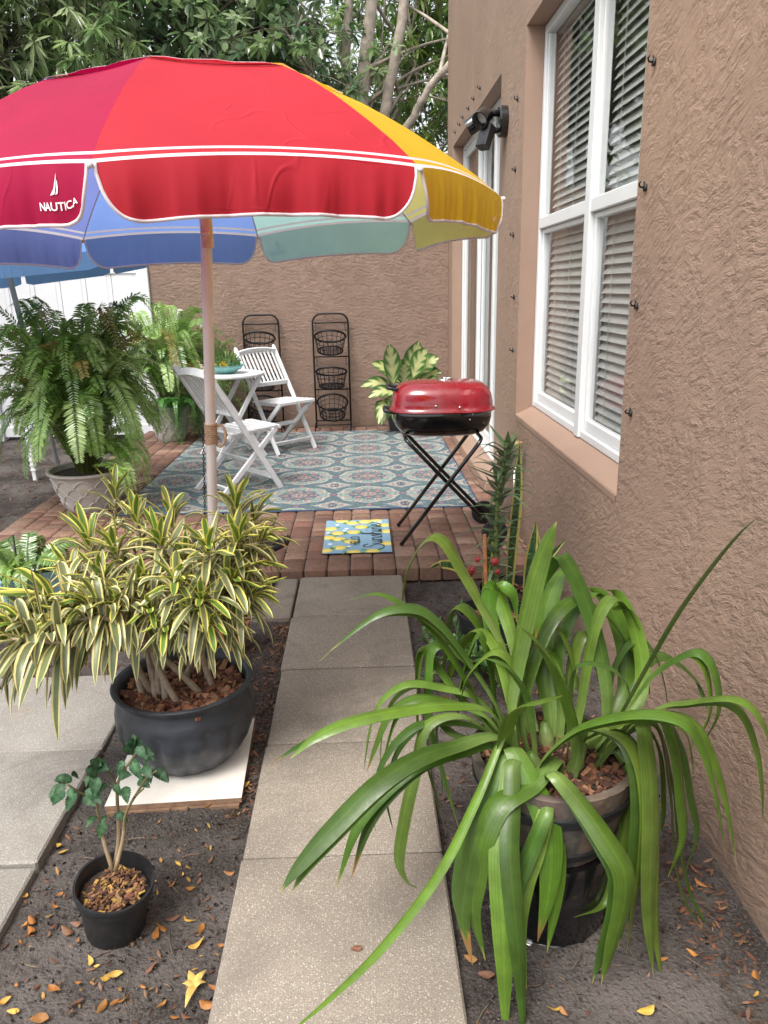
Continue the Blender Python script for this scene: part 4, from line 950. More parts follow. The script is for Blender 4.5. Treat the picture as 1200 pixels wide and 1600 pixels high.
LV = [  # crop pixels (u,v) of the photograph with a distance for each point, then leaf width
 ([(592,500,1.66),(520,660,1.54),(430,840,1.40),(300,1010,1.27),(180,1130,1.18),(60,1235,1.10)],.034),
 ([(570,525,1.64),(470,545,1.58),(380,575,1.52),(280,640,1.46),(170,750,1.41),(100,830,1.38),(55,892,1.36)],.046),
 ([(565,545,1.66),(480,560,1.62),(390,590,1.58),(310,660,1.55),(260,740,1.53),(222,862,1.51)],.036),
 ([(555,470,1.72),(450,455,1.66),(330,470,1.61),(200,500,1.57),(100,545,1.54),(35,592,1.52)],.034),
 ([(545,500,1.78),(500,400,1.83),(430,290,1.87),(370,230,1.89),(290,190,1.90),(213,207,1.90)],.040),
 ([(565,450,1.77),(490,330,1.82),(430,255,1.84),(370,222,1.84),(280,240,1.82),(172,327,1.79)],.036),
 ([(590,345,1.84),(530,220,1.92),(480,130,1.98),(440,66,2.02),(400,62,2.03),(360,120,2.02),(343,190,2.0),(345,268,1.98)],.042),
 ([(592,470,1.70),(603,370,1.73),(622,270,1.75),(648,160,1.75),(676,80,1.74),(705,22,1.72)],.056),
 ([(825,475,1.74),(815,350,1.80),(782,230,1.85),(745,140,1.88),(712,102,1.89),(690,135,1.93),(662,195,1.96)],.048),
 ([(858,465,1.68),(920,350,1.62),(990,230,1.57),(1070,120,1.52),(1130,50,1.48),(1178,10,1.45)],.032),
 ([(868,462,1.76),(930,375,1.72),(1010,328,1.66),(1052,352,1.63),(1070,420,1.61),(1062,490,1.60),(1010,565,1.60)],.036),
 ([(670,580,1.60),(740,510,1.56),(820,478,1.51),(920,465,1.46),(1010,487,1.42),(1055,560,1.40),(1085,680,1.38),(1100,805,1.37)],.046),
 ([(925,468,1.64),(1010,445,1.56),(1100,440,1.49),(1150,478,1.46),(1180,560,1.45),(1190,650,1.44),(1188,740,1.44)],.036),
 ([(770,510,1.64),(850,520,1.58),(892,580,1.54),(905,680,1.52),(895,800,1.51),(872,910,1.50),(848,1025,1.49)],.044),
 ([(890,480,1.60),(918,560,1.54),(928,700,1.50),(924,850,1.47),(922,960,1.45),(932,1088,1.44)],.046),
 ([(930,470,1.66),(985,550,1.60),(1002,680,1.57),(1005,770,1.56),(965,858,1.55)],.030),
 ([(930,490,1.68),(972,640,1.64),(982,780,1.62),(1000,890,1.60),(1040,972,1.58)],.034),
 ([(695,610,1.55),(760,690,1.50),(815,775,1.45),(852,850,1.42),(846,930,1.42),(815,1030,1.42),(788,1105,1.42)],.046),
 ([(600,550,1.62),(640,630,1.56),(680,720,1.52),(692,800,1.50),(685,900,1.48),(660,1008,1.47)],.052),
 ([(605,580,1.60),(588,680,1.53),(574,800,1.46),(578,950,1.41),(582,1080,1.39),(585,1260,1.36)],.048),
 ([(705,575,1.62),(640,640,1.56),(560,690,1.52),(512,780,1.49),(492,880,1.48),(484,960,1.47),(508,1062,1.46)],.050),
 ([(590,565,1.62),(550,650,1.57),(502,760,1.54),(478,850,1.52),(472,930,1.52),(500,1010,1.51)],.044),
 ([(680,700,1.52),(655,790,1.50),(626,880,1.48),(616,980,1.46),(634,1118,1.44)],.042),
 ([(582,560,1.64),(590,490,1.60),(620,455,1.58),(670,440,1.58),(718,430,1.59)],.054),
 ([(757,555,1.62),(737,450,1.60),(702,360,1.58),(655,295,1.56),(612,266,1.54)],.050),
 ([(540,475,1.78),(440,440,1.78),(370,435,1.77),(310,472,1.76),(280,540,1.75),(258,612,1.74)],.030),
 ([(530,440,1.84),(430,405,1.85),(350,398,1.85),(290,440,1.84),(262,520,1.83),(252,612,1.82)],.034),
 ([(525,500,1.76),(400,490,1.74),(335,525,1.72),(290,590,1.71),(268,680,1.70),(282,760,1.69)],.028),
 ([(520,380,1.90),(440,312,1.94),(392,322,1.94),(378,400,1.93),(376,500,1.90),(400,600,1.86),(442,742,1.80)],.026),
 ([(500,480,1.74),(400,500,1.72),(368,620,1.68),(345,720,1.66),(332,820,1.64),(352,868,1.63),(384,884,1.62)],.026),
 ([(580,400,1.90),(530,270,1.96),(480,218,1.99),(450,250,2.0),(442,330,2.0),(430,430,1.98)],.040),
 ([(610,330,1.88),(580,220,1.93),(556,172,1.95),(535,205,1.96),(548,300,1.97),(580,360,1.95)],.040),
 ([(690,470,1.82),(672,360,1.88),(678,240,1.92),(705,160,1.94),(745,120,1.94)],.052),
 ([(715,460,1.80),(705,350,1.85),(735,250,1.89),(790,190,1.91),(830,215,1.90)],.036),
 ([(850,450,1.86),(868,360,1.90),(852,270,1.93),(815,200,1.95),(775,175,1.96)],.040),
 ([(820,470,1.82),(835,370,1.86),(880,300,1.87),(930,320,1.84),(962,420,1.80),(970,560,1.74)],.036),
 ([(735,500,1.66),(737,390,1.64),(765,352,1.63),(830,362,1.62),(868,400,1.61),(880,445,1.61)],.040),
 ([(655,520,1.68),(640,430,1.66),(600,368,1.65),(570,348,1.65),(538,343,1.65)],.034),
 ([(760,540,1.66),(840,500,1.60),(940,478,1.56),(1010,520,1.53),(1030,640,1.52)],.034),
 ([(600,430,1.84),(560,300,1.90),(545,220,1.93),(556,175,1.93),(600,190,1.92),(612,260,1.92)],.036),
 ([(640,460,1.86),(610,340,1.92),(640,240,1.97),(660,200,1.98),(690,240,1.98),(690,340,1.96)],.036),
 ([(880,470,1.78),(905,380,1.82),(890,280,1.85),(865,230,1.86),(832,228,1.86)],.034),
 ([(470,520,1.82),(430,480,1.84),(420,520,1.84),(430,600,1.83),(440,690,1.82)],.030),
 ([(500,450,1.86),(430,360,1.92),(400,320,1.93),(378,330,1.93),(372,420,1.92)],.034),
 ([(840,560,1.68),(880,640,1.64),(868,720,1.62),(840,850,1.60),(812,920,1.58),(745,950,1.54)],.024),
 ([(900,500,1.74),(950,560,1.72),(960,680,1.70),(950,760,1.68)],.036),
]
def lily_w(w):
    def f(t):
        if t < 0.12: return w*(0.70-0.9*t)
        if t < 0.5: return w*(0.60+0.40*math.sin((t-0.12)/0.38*PI/2))
        return w*max(0.02, (1-((t-0.5)/0.5)**2.6))
    return f
rl = random.Random(5)
for k in range(9):      # filler leaves in the middle and behind
    a = rl.uniform(-0.6, 3.7); u0, v0 = rl.uniform(560, 850), rl.uniform(430, 540); q = math.cos(a)*rl.uniform(120, 300); top_ = rl.uniform(120, 300)
    y0_ = rl.uniform(1.72, 1.85); dy = rl.uniform(0.02, 0.18)
    LV.append(([(u0, v0, y0_), (u0+q*0.25, v0-top_*0.75, y0_+dy*0.5), (u0+q*0.6, v0-top_, y0_+dy), (u0+q, v0-top_*0.62, y0_+dy*1.1), (u0+q*1.15, v0-top_*0.1, y0_+dy*1.1)], rl.uniform(0.032, 0.044)))
for k in (1, 2, 3, 5, 11, 12, 13, 14, 15, 17, 18, 19, 20, 22, 25, 26, 27, 28, 10, 16, 38, 34):     # neighbours of the long leaves, a little apart
    pts, w = LV[k]; du, dv_, dy = rl.choice((-1, 1))*rl.uniform(18, 46), rl.uniform(-26, 22), rl.uniform(-0.05, 0.07); n_ = len(pts)-1
    LV.append(([(u+du*(i/n_)**0.8, v+dv_*(i/n_)+(8 if i == n_ else 0), y+dy) for i, (u, v, y) in enumerate(pts)], w*rl.uniform(0.75, 1.0)))
for k, (pts, w) in enumerate(LV):
    if k == 0: w = 0.024
    elif k != 44: w = max(w, 0.036)
    P_ = []
    for (u, v, y) in pts:
        p = on_y(400+u/1.5, 800+v/1.5, y)
        if p[0] > 0.965: p = on_x(400+u/1.5, 800+v/1.5, 0.965)
        P_.append(p)
    P_ = np.array(P_)
    # root the leaf in the soil of the barrel
    b = P_[0]; c = V(0.468, 1.72, 0.42); q = b.copy(); off = (b-c)*V(1, 1, 0); l = np.linalg.norm(off)
    if l > 0.13: off *= 0.13/l
    root = c+off*0.8
    if b[2] > 0.45 or l > 0.10: P_ = np.vstack([root, P_]) if np.linalg.norm(root-b) > 0.05 else P_
    tone = rcol(random.choice([(0.066, 0.132, 0.014), (0.084, 0.156, 0.018), (0.046, 0.096, 0.014), (0.104, 0.172, 0.024)]), 0.22)
    scar = random.random() < 0.12; sp, ss = rnd(0.3, 0.9), rnd(-0.6, 0.6)
    tipb = rnd(0.90, 0.955) if random.random() < 0.25 else 0.975
    def lc(x, t, tipb=tipb, tone=tone, scar=scar, sp=sp, ss=ss):
        pale = max(0.0, 1-t/0.34)**1.2; c_ = [tone[i]*(1-pale)+(0.24, 0.34, 0.10)[i]*pale for i in range(3)]
        vn = 1.0+0.11*(1 if int(round((x+1)*8)) % 2 else -1)+(0.30 if abs(x) < 0.1 else 0); c_ = [i*vn for i in c_]
        if scar and abs(t-sp) < 0.014 and abs(x-ss) < 0.3: c_ = (0.30, 0.16, 0.03)
        if t > tipb+0.02*math.sin(x*5+sp*9): c_ = (0.26, 0.15, 0.05) if tipb < 0.96 else (0.30, 0.28, 0.08)
        return c_
    mb = MB(); mb.strap(P_, lily_w(w*1.20), n=44, fold=rnd(0.16, 0.42), xs=tuple(np.linspace(-1, 1, 17)), colf=lc, twist=rnd(-0.5, 0.5))
    mb.build('leaf', 'lily', lil, True)
mb = MB()
for (x, y, l, ax_, ay_) in ((-0.05, -0.05, 0.07, -0.3, -0.1), (0.06, 0.0, 0.08, 0.25, 0.1), (0.0, 0.05, 0.08, -0.1, 0.2), (-0.09, 0.0, 0.06, -0.5, 0.1)):
    p = V(x, y, 0.20); d = V(ax_, ay_, 1.0); mb = MB()
    mb.tube([p, p+d*l*0.5, p+d*l], [0.024, 0.020, 0.010], 10, cols=[(0.36, 0.36, 0.20), (0.24, 0.30, 0.10), (0.10, 0.18, 0.03)])
    mb.build('stem', 'lily', lil)

# ================================================================== VARIEGATED DRACAENA
pv = thing('plywood_board', 'white topped plywood board on the soil under the big grey pot', 'board', (-0.66, 2.40, SOIL))
def board(t_, z0, z1, quad, mtop):
    q = [V(*p, 0) for p in quad]; mb = MB()
    lo = [p+V(0, 0, z0) for p in q]; hi = [p+V(0, 0, z1) for p in q]
    mb.add(lo+hi, [(3, 2, 1, 0), (4, 5, 6, 7), (0, 1, 5, 4), (1, 2, 6, 5), (2, 3, 7, 6), (3, 0, 4, 7)])
    for i in (0, 2, 3, 4, 5): mb.mi[i] = 1
    return mb.build('sheet', [mtop, 'ply'], t_, True, smooth=False)
board(pv, SOIL+0.019, SOIL+0.037, [(-0.872, 2.150), (-0.432, 2.170), (-0.452, 2.655), (-0.885, 2.635)], 'white_board')
pw = thing('plywood_board', 'lower bare plywood board lying directly on the dark soil', 'board', (-0.66, 2.40, SOIL))
board(pw, SOIL-0.01, SOIL+0.017, [(-0.866, 2.142), (-0.440, 2.158), (-0.448, 2.65), (-0.88, 2.63)], 'ply')
DP = V(-0.655, 2.440, SOIL+0.037)
dr = thing('potted_dracaena', 'yellow edged striped dracaena bush in a round slate grey pot', 'potted plant', DP)
def flute(a, z, i):
    if z > 0.205: return 1
    k = min(1, max(0, (0.205-z)/0.03)); return 1+0.045*k*(abs(math.sin(a*9))-0.6)
prof = [(0.001, 0.0), (0.135, 0.0), (0.15, 0.006), (0.185, 0.04), (0.215, 0.09), (0.233, 0.14), (0.238, 0.175), (0.236, 0.20), (0.239, 0.206), (0.233, 0.235), (0.226, 0.262), (0.229, 0.280), (0.240, 0.290), (0.243, 0.298), (0.236, 0.303), (0.222, 0.298), (0.214, 0.27), (0.215, 0.22)]
mb = MB(); mb.lathe(prof, (0, 0, 0), 144, rf=flute); mb.build('pot', 'slate_pot', dr, angle=60)
mb = MB(); mb.lathe([(0.216, 0.235), (0.001, 0.245)], (0, 0, 0), 32); mb.build('soil', 'soil_dark', dr)
mb = MB(); chips_disc(mb, (0, 0, 0.243), 0.205, 700, 0.042, 0.02, ((0.17, 0.065, 0.035), (0.24, 0.10, 0.05), (0.10, 0.04, 0.025), (0.30, 0.16, 0.09))); mb.build('mulch', 'chips', dr, smooth=False)
HEADS = [  # (u,v) in the enlarged crop, distance, stem direction (x, y, z), size, leaf count
 (700,190,2.62,(0.0,0.1,1),1.15,28),(962,140,2.50,(0.15,0,1),1.15,30),(470,85,2.72,(0.1,0,1),1.0,24),(370,285,2.55,(-0.1,-0.1,1),1.2,30),
 (850,310,2.30,(0.1,-0.5,0.6),1.1,34),(660,280,2.40,(-0.1,-0.5,0.8),1.1,32),(960,270,2.35,(0.4,-0.4,0.7),1.1,32),(420,440,2.35,(0.0,-0.3,1),1.15,30),
 (250,510,2.22,(-0.7,-0.35,0.55),1.45,36),(320,570,2.15,(-0.8,-0.3,0.2),1.15,32),(60,650,2.05,(-0.95,-0.25,0.25),1.35,36),(130,595,2.10,(-0.9,-0.3,0.35),1.25,30),
 (500,520,2.25,(-0.3,-0.5,0.5),1.1,30),(590,440,2.35,(-0.1,-0.6,0.7),1.05,30),(720,440,2.25,(0.1,-0.6,0.6),1.1,32),(820,500,2.22,(0.2,-0.6,0.4),1.1,32),
 (930,430,2.30,(0.5,-0.4,0.5),1.1,32),(950,600,2.30,(0.5,-0.3,0.9),0.75,20),(1050,260,2.45,(0.7,-0.2,0.6),0.95,26),(560,190,2.60,(-0.1,-0.1,1),0.95,24),
 (620,540,2.24,(0.0,-0.6,0.3),0.85,22),(480,320,2.50,(-0.2,-0.3,0.9),1.1,30),
 (990,370,2.40,(0.6,-0.3,0.4),1.05,28),(-60,600,2.10,(-0.9,-0.3,0.3),1.25,30),(760,370,2.45,(0.1,-0.4,0.8),1.1,30),(190,595,2.20,(-0.9,-0.2,0.3),1.3,30),
 (760,560,2.24,(0.2,-0.6,0.5),0.8,20),(680,610,2.22,(0.0,-0.6,0.35),0.8,22),(850,590,2.22,(0.3,-0.6,0.3),0.85,22),(1010,480,2.32,(0.6,-0.3,0.3),0.95,24),
 (400,520,2.20,(-0.5,-0.4,0.4),1.15,28),(300,410,2.50,(-0.5,0,0.8),1.1,26),(1030,180,2.62,(0.5,0.1,0.9),0.95,24)]
mb = MB(); sm = MB(); ends = []
for k, (u, v, y, d, s, n) in enumerate(HEADS):
    p = on_y(u/2.609, 750+v/2.609, y); d = unit(V(*d))
    side_a = rnd(0, 2*PI)
    xa = unit(np.cross(d, V(0.3, 0.2, 1) if abs(d[2]) < 0.9 else V(1, 0.2, 0))); ya = np.cross(d, xa); lx = 0.13*s
    for j in range(n):
        f = j/(n-1); a = side_a+j*2.4; rad = math.cos(a)*xa+math.sin(a)*ya
        st = p+d*(lx*(f-0.75)); el = 0.05+1.25*f**1.8+rnd(-0.12, 0.12); L = 0.158*s*rnd(0.8, 1.15)*(1-0.25*f**4)
        dv = unit(rad*math.cos(el)+d*math.sin(el)); drp = L*rnd(0.02, 0.60)*(1-0.8*f**2)
        pts = [st, st+dv*L*0.36+V(0, 0, 0.01), st+dv*L*0.72-V(0, 0, drp*0.35), st+dv*L*(0.98-0.25*drp/L)-V(0, 0, drp)]
        w = 0.0235*s**0.7*rnd(0.85, 1.15)
        g1 = rcol((0.150, 0.180, 0.085), 0.20); yl = rcol((0.68, 0.61, 0.27) if f < 0.72 else (0.64, 0.60, 0.13), 0.12)
        if f > 0.8: g1 = rcol((0.11, 0.20, 0.035), 0.12)
        def dc(x, t, g1=g1, yl=yl):
            if abs(x) > 0.6: return yl
            if abs(x) < 0.2: return tuple(c*1.35 for c in g1)
            return g1
        mb.strap(pts, lambda t, w=w: w*max(0.03, (0.42+0.58*math.sin(min(1, t/0.45)*PI/2))*(1-max(0, (t-0.45)/0.55)**2.3)), side=np.cross(dv, V(0, 0, 1)) if abs(dv[2]) < 0.95 else xa, n=9, fold=0.30, xs=(-1, -0.66, -0.54, -0.2, 0.2, 0.54, 0.66, 1), colf=dc, twist=rnd(-0.4, 0.4))
    ends.append((p, d, p-d*lx*0.7))
mains = []
for k, (p, d, e_) in enumerate(ends):       # a dozen canes come out of the pot; the other heads branch off them
    if k % 3 == 0:
        a = rnd(0, 2*PI); base = DP+V(0.09*math.cos(a)+0.25*(p[0]-DP[0])*0.3, 0.085*math.sin(a), 0.235)
        if p[0] < -0.9: base = DP+V(-0.13, -0.06+0.1*random.random(), 0.235)
        m_ = base*0.6+e_*0.4+V(rnd(-0.03, 0.03), rnd(-0.03, 0.03), 0.03)
        R_ = crom([base, m_, e_, p+d*0.02], 16); mains.append(R_); sm.tube(R_, list(np.linspace(0.0125, 0.006, 16)), 7)
for k, (p, d, e_) in enumerate(ends):
    if k % 3:
        R_ = min(mains, key=lambda R: np.linalg.norm(R[9]-e_)); s_ = R_[random.randint(5, 9)]
        sm.tube(crom([s_, s_*0.5+e_*0.5-V(0, 0, 0.01), e_, p+d*0.02], 10), list(np.linspace(0.008, 0.005, 10)), 6)
mb.build('foliage', 'dracaena', dr, True); sm.build('stem', 'twig', dr, True)

tp = thing('clay_pot', 'small orange clay pot half hidden behind the dracaena', 'pot', (-0.645, 3.34, SOIL))
mb = MB(); mb.lathe([(0.001, 0), (0.055, 0), (0.075, 0.11), (0.083, 0.11), (0.086, 0.14), (0.078, 0.14), (0.07, 0.10), (0.001, 0.10)], (0, 0, 0), 32); mb.build('body', 'terracotta', tp, angle=40)

# ================================================================== SMALL POINSETTIA
SP = V(-0.700, 1.690, SOIL)
po = thing('potted_poinsettia', 'small leafy green plant in a tilted black nursery pot on the soil', 'potted plant', SP)
ti = np.array(Matrix.Rotation(math.radians(7), 3, 'Y') @ Matrix.Rotation(math.radians(6), 3, 'X'))
mb = MB(); mb.lathe([(0.001, 0.0), (0.072, 0.0), (0.076, 0.004), (0.090, 0.125), (0.097, 0.128), (0.098, 0.150), (0.102, 0.153), (0.101, 0.162), (0.095, 0.162), (0.092, 0.15), (0.086, 0.10)], (0, 0, 0.004), 48, axis=ti); mb.build('pot', 'black_plastic', po, angle=40)
mb = MB(); mb.lathe([(0.087, 0.118), (0.001, 0.122)], (0, 0, 0.004), 24, axis=ti); mb.build('soil', 'soil_dark', po)
mb = MB(); chips_disc(mb, (0.012, -0.010, 0.124), 0.078, 330, 0.017, 0.012, ((0.17, 0.075, 0.04), (0.10, 0.045, 0.025), (0.22, 0.11, 0.05), (0.06, 0.03, 0.02), (0.34, 0.20, 0.05))); mb.build('mulch', 'chips', po, smooth=False)
mb = MB(); br = []
A0 = SP+V(0.02, 0, 0.115)
def px2(u, v, y): return on_y(u/2.857, 1050+v/2.857, y)
for pts in ([(505,890,1.69),(465,760,1.69),(440,640,1.70),(420,520,1.68),(400,440,1.68)], [(515,885,1.68),(550,740,1.68),(560,640,1.67),(600,560,1.65),(640,520,1.64)],
            [(510,880,1.70),(530,740,1.71),(525,600,1.71),(530,480,1.70),(610,360,1.70),(612,330,1.70)], [(430,560,1.69),(360,540,1.67),(300,500,1.66)], [(530,520,1.70),(480,440,1.70),(440,420,1.70)], [(600,560,1.65),(650,480,1.64),(700,440,1.63)]):
    P_ = [px2(*p) for p in pts]; br.append(P_); cols = [(0.42, 0.32, 0.20)]*5+[(0.25, 0.20, 0.10)]*5+[(0.14, 0.14, 0.05)]*4
    mb.tube(crom(P_, 14), list(np.linspace(0.006 if len(pts) > 4 else 0.0035, 0.0025, 14)), 6, cols=cols if len(pts) > 4 else [(0.14, 0.13, 0.06)]*14)
mb.build('stem', 'leafcol', po, True)
LP = [(615,330,560,312),(600,335,640,300),(625,345,690,370),(600,350,540,345),(630,350,695,400),(560,400,520,450),(590,400,640,500),(640,420,690,490),(560,420,545,470),(440,420,400,395),(445,430,500,440),(420,450,370,440),(400,460,385,510),(440,470,420,560),
      (300,490,240,485),(295,505,190,580),(310,520,330,580),(290,530,210,625),(340,540,275,670),(380,530,440,560),(370,560,430,600),(420,540,460,600),(480,500,450,540),(510,500,540,555),(560,510,570,590),(530,470,590,460),(620,480,680,525),(690,435,785,525),(690,430,770,500),(520,630,575,670),(480,640,455,680),(430,640,385,695),(470,670,430,775),(560,640,500,650),(640,400,680,380),(480,430,440,380),(350,470,310,460)]
LP = LP+[(u0+rnd(-28, 28), v0+rnd(-22, 22), u1+rnd(-30, 30), v1+rnd(-25, 25)) for (u0, v0, u1, v1) in LP[:20]]
mb = MB()
for q, (u0, v0, u1, v1) in enumerate(LP):
    y = 1.68+rnd(-0.035, 0.035); a, b = px2(u0, v0, y), px2(u1, v1, y-rnd(0.0, 0.05)); L = np.linalg.norm(b-a); d = unit(b-a)
    L = min(max(L, 0.030), 0.050)*(0.85 if q > 35 else 1); b = a+d*L
    w = L*0.56; tone = rcol((0.026, 0.066, 0.028), 0.30)
    mid = a*0.5+b*0.5+V(0, -0.003, 0.006)
    sdv = np.cross(d, unit(V(rnd(-0.4, 0.4), -1, rnd(0.3, 1.3))))
    def pw_(t, w=w): return w*max(0.02, math.sin(PI*min(1, t**0.75))**0.85*(1.08-0.28*t))*(1+0.10*(1 if int(t*18) % 2 else -1)*(0.1 < t < 0.85))
    mb.strap([a, mid, b], pw_, side=sdv, n=19, fold=rnd(0.05, 0.35), xs=(-1, -0.5, -0.07, 0.07, 0.5, 1), colf=lambda x, t, tone=tone: tuple(c*1.7 for c in tone) if abs(x) < 0.1 or (int(t*9+abs(x)*2) % 3 == 0 and abs(x) > 0.2 and abs(x) < 0.7) else tone)
mb.build('foliage', 'matteleaf', po, True)

# ================================================================== FERNS
def fern(mb, stems, base, n, rx, h, seed, lean=(0, 0), leaf=0.05, cols=None, flop=0.4, span=(0, 2*PI), width=1.0):
    r = random.Random(seed); C, P, D, N, L, W = [], [], [], [], [], []
    cols = cols or [(0.20, 0.34, 0.075), (0.26, 0.42, 0.11), (0.15, 0.27, 0.065), (0.34, 0.48, 0.17)]
    for k in range(n):
        a = r.uniform(*span); e = r.uniform(0.0, 1.0); out = rx*r.uniform(0.45, 1.05); top = h*r.uniform(0.5, 1.05)*(1-0.35*e)
        d = V(math.cos(a)+lean[0], math.sin(a)+lean[1], 0)
        b0 = V(*base)+V(math.cos(a)*0.06, math.sin(a)*0.06, 0)
        if e < flop: pts = [b0, b0+d*out*0.26+V(0, 0, top*0.55), b0+d*out*0.62+V(0, 0, top*0.66), b0+d*out*0.88+V(0, 0, top*0.46), b0+d*out*0.98+V(0, 0, top*0.46-r.uniform(0.10, 0.26))]
        else: pts = [b0, b0+d*out*0.12+V(0, 0, top*0.45), b0+d*out*0.32+V(0, 0, top*0.86), b0+d*out*0.58+V(0, 0, top*1.06), b0+d*out*0.88+V(0, 0, top*(1.06-r.uniform(0.0, 0.28)))]
        m = 62; R_ = crom(pts, m); tone = r.choice(cols); vv = r.uniform(0.75, 1.3)
        if r.random() < 0.05: tone = (0.34, 0.27, 0.08)
        stems.tube(R_[::6], list(np.linspace(0.0032, 0.0012, len(R_[::6]))), 4, caps=False, cols=[(0.10, 0.12, 0.03)]*len(R_[::6]))
        roll = r.uniform(-0.7, 0.7)
        for i in range(11, m-1):
            t = i/(m-1); T = unit(R_[i+1]-R_[i-1]); sd = np.cross(T, V(0, 0, 1)); 
            if np.linalg.norm(sd) < 0.05: sd = V(1, 0, 0)
            sd = unit(sd); up = np.cross(sd, T); sd = sd*math.cos(roll)+up*math.sin(roll); up = np.cross(sd, T)
            ll = leaf*width*(0.35+0.65*math.sin(PI*min(1, t*0.9+0.12)))*r.uniform(0.85, 1.12)
            for s in (-1, 1):
                P.append(R_[i]); D.append(sd*s+T*0.42+up*r.uniform(-0.15, 0.25)-V(0, 0, 0.10)); N.append(up+V(r.uniform(-.2, .2), r.uniform(-.2, .2), 0)); L.append(ll); W.append(min(ll*0.23, 0.018)); q = vv*r.uniform(0.85, 1.15); C.append(tuple(c*q for c in tone))
    add_cloud(mb, C, P, D, N, L, W, fold=0.1, droop=0.12)
def scallop_pot(t, rt, rb, h):
    f = lambda z: rb+(rt-rb)*(z/h)**0.8
    mb = MB(); mb.lathe([(0.001, 0.0), (rb*0.96, 0.0)]+[(f(z), z) for z in np.linspace(0.006, h*0.9, 9)]+[(rt*1.0, h*0.92), (rt*1.04, h*0.95), (rt*1.04, h), (rt*0.97, h*1.005), (rt*0.93, h*0.97), (rt*0.88, h*0.8)], (0, 0, 0), 56)
    n = 11
    for row in range(4):
        z0 = h*(0.10+0.185*row); hz = h*0.20
        for j in range(n):
            a0 = (j+0.5*(row % 2))/n*2*PI
            mb.tube([V(*((f(z0+hz*(1-q*q))+0.001)*np.array([math.cos(a0+q*PI/n*0.98), math.sin(a0+q*PI/n*0.98)])), z0+hz*(1-q*q)) for q in np.linspace(-1, 1, 11)], 0.0065, 5)
    mb.build('pot', 'grey_stone', t, angle=50)
    mb = MB(); mb.lathe([(rt*0.93, h*0.88), (0.001, h*0.9)], (0, 0, 0), 28); mb.build('soil', 'soil_dark', t)
f1 = thing('potted_fern', 'largest fern, in the scalloped grey pot nearest the camera', 'potted plant', (-2.06, 5.66, PZ), 0, 'ferns in scalloped pots')
scallop_pot(f1, 0.285, 0.175, 0.31)
mb = MB(); s2 = MB(); fern(mb, s2, (-2.08, 5.68, 0.31), 190, 0.78, 1.30, 3, lean=(-0.04, 0.06), leaf=0.090, flop=0.22)
fern(mb, s2, (-2.04, 5.60, 0.31), 9, 0.42, 0.50, 9, lean=(0.25, -0.3), leaf=0.07, flop=0.9, span=(-0.9, 0.1))
fern(mb, s2, (-2.05, 5.66, 0.31), 16, 0.40, 1.42, 5, leaf=0.085, flop=0.0)
mb.build('foliage', 'fernleaf', f1, True); s2.build('stem', 'leafcol', f1, True)
f2 = thing('potted_fern', 'smaller fern in a scalloped grey pot beside the white fence', 'potted plant', (-2.10, 8.37, PZ), 0, 'ferns in scalloped pots')
scallop_pot(f2, 0.225, 0.14, 0.38)
mb = MB(); s2 = MB(); fern(mb, s2, (-2.10, 8.37, 0.40), 110, 0.72, 1.20, 13, lean=(0.12, -0.05), leaf=0.080, flop=0.35)
fern(mb, s2, (-1.98, 8.25, 0.40), 26, 0.30, 0.25, 17, lean=(0.35, -0.5), leaf=0.035, flop=1.0, cols=[(0.08, 0.24, 0.05), (0.12, 0.30, 0.07)])
mb.build('foliage', 'fernleaf', f2, True); s2.build('stem', 'leafcol', f2, True)
mb = MB(); P, D, N, L, W, C = [], [], [], [], [], []
for k in range(26):          # needle-leaved trailing shoots over the pot's right side
    a = rnd(-1.5, 0.4); o = V(math.cos(a), math.sin(a), 0); R_ = crom([V(-2.10, 8.37, 0.42)+o*0.12, V(-2.10, 8.37, 0.52)+o*0.24, V(-2.10, 8.37, 0.36)+o*0.32, V(-2.10, 8.37, rnd(0.05, 0.22))+o*0.35], 46)
    for p in R_:
        for _ in range(4): P.append(p); D.append((rnd(-1, 1), rnd(-1, 1), rnd(-0.8, 0.5))); N.append((rnd(-1, 1), rnd(-1, 1), 1)); L.append(rnd(0.02, 0.04)); W.append(0.005); C.append(rcol((0.10, 0.28, 0.06), 0.25))
add_cloud(mb, C, P, D, N, L, W); mb.build('trailing_shoots', 'leafcol', f2, True)
af = thing('asparagus_fern', 'feathery light green asparagus fern behind the round table', 'plant', (-1.70, 8.55, PZ))
mb = MB(); mb.lathe([(0.001, 0), (0.11, 0), (0.15, 0.26), (0.16, 0.27), (0.14, 0.27), (0.13, 0.22), (0.001, 0.22)], (0, 0, 0), 32); mb.build('pot', 'grey_stone', af, angle=40)
mb = MB(); P, D, N, L, W, C = [], [], [], [], [], []
for k in range(70):
    a = rnd(0, 2*PI); o = V(math.cos(a), math.sin(a), 0); h = rnd(0.2, 0.85); R_ = crom([V(0, 0, 0.24), o*0.12+V(0, 0, 0.24+h*0.6), o*rnd(0.22, 0.36)+V(0, 0, 0.22+h), o*rnd(0.40, 0.58)+V(0, 0, 0.1+h*0.75)], 40)
    mb.tube(R_[::4], 0.002, 4, caps=False, cols=[(0.14, 0.18, 0.05)]*len(R_[::4]))
    for p in R_[6:]:
        for _ in range(5): P.append(p+V(rnd(-.01, .01), rnd(-.01, .01), rnd(-.01, .01))); D.append((rnd(-1, 1), rnd(-1, 1), rnd(-0.6, 0.8))); N.append((rnd(-1, 1), rnd(-1, 1), 1)); L.append(rnd(0.02, 0.05)); W.append(0.0055); C.append(rcol(random.choice([(0.14, 0.27, 0.06), (0.20, 0.30, 0.07), (0.09, 0.20, 0.05)]), 0.2))
add_cloud(mb, C, P, D, N, L, W); mb.build('foliage', 'leafcol', af)

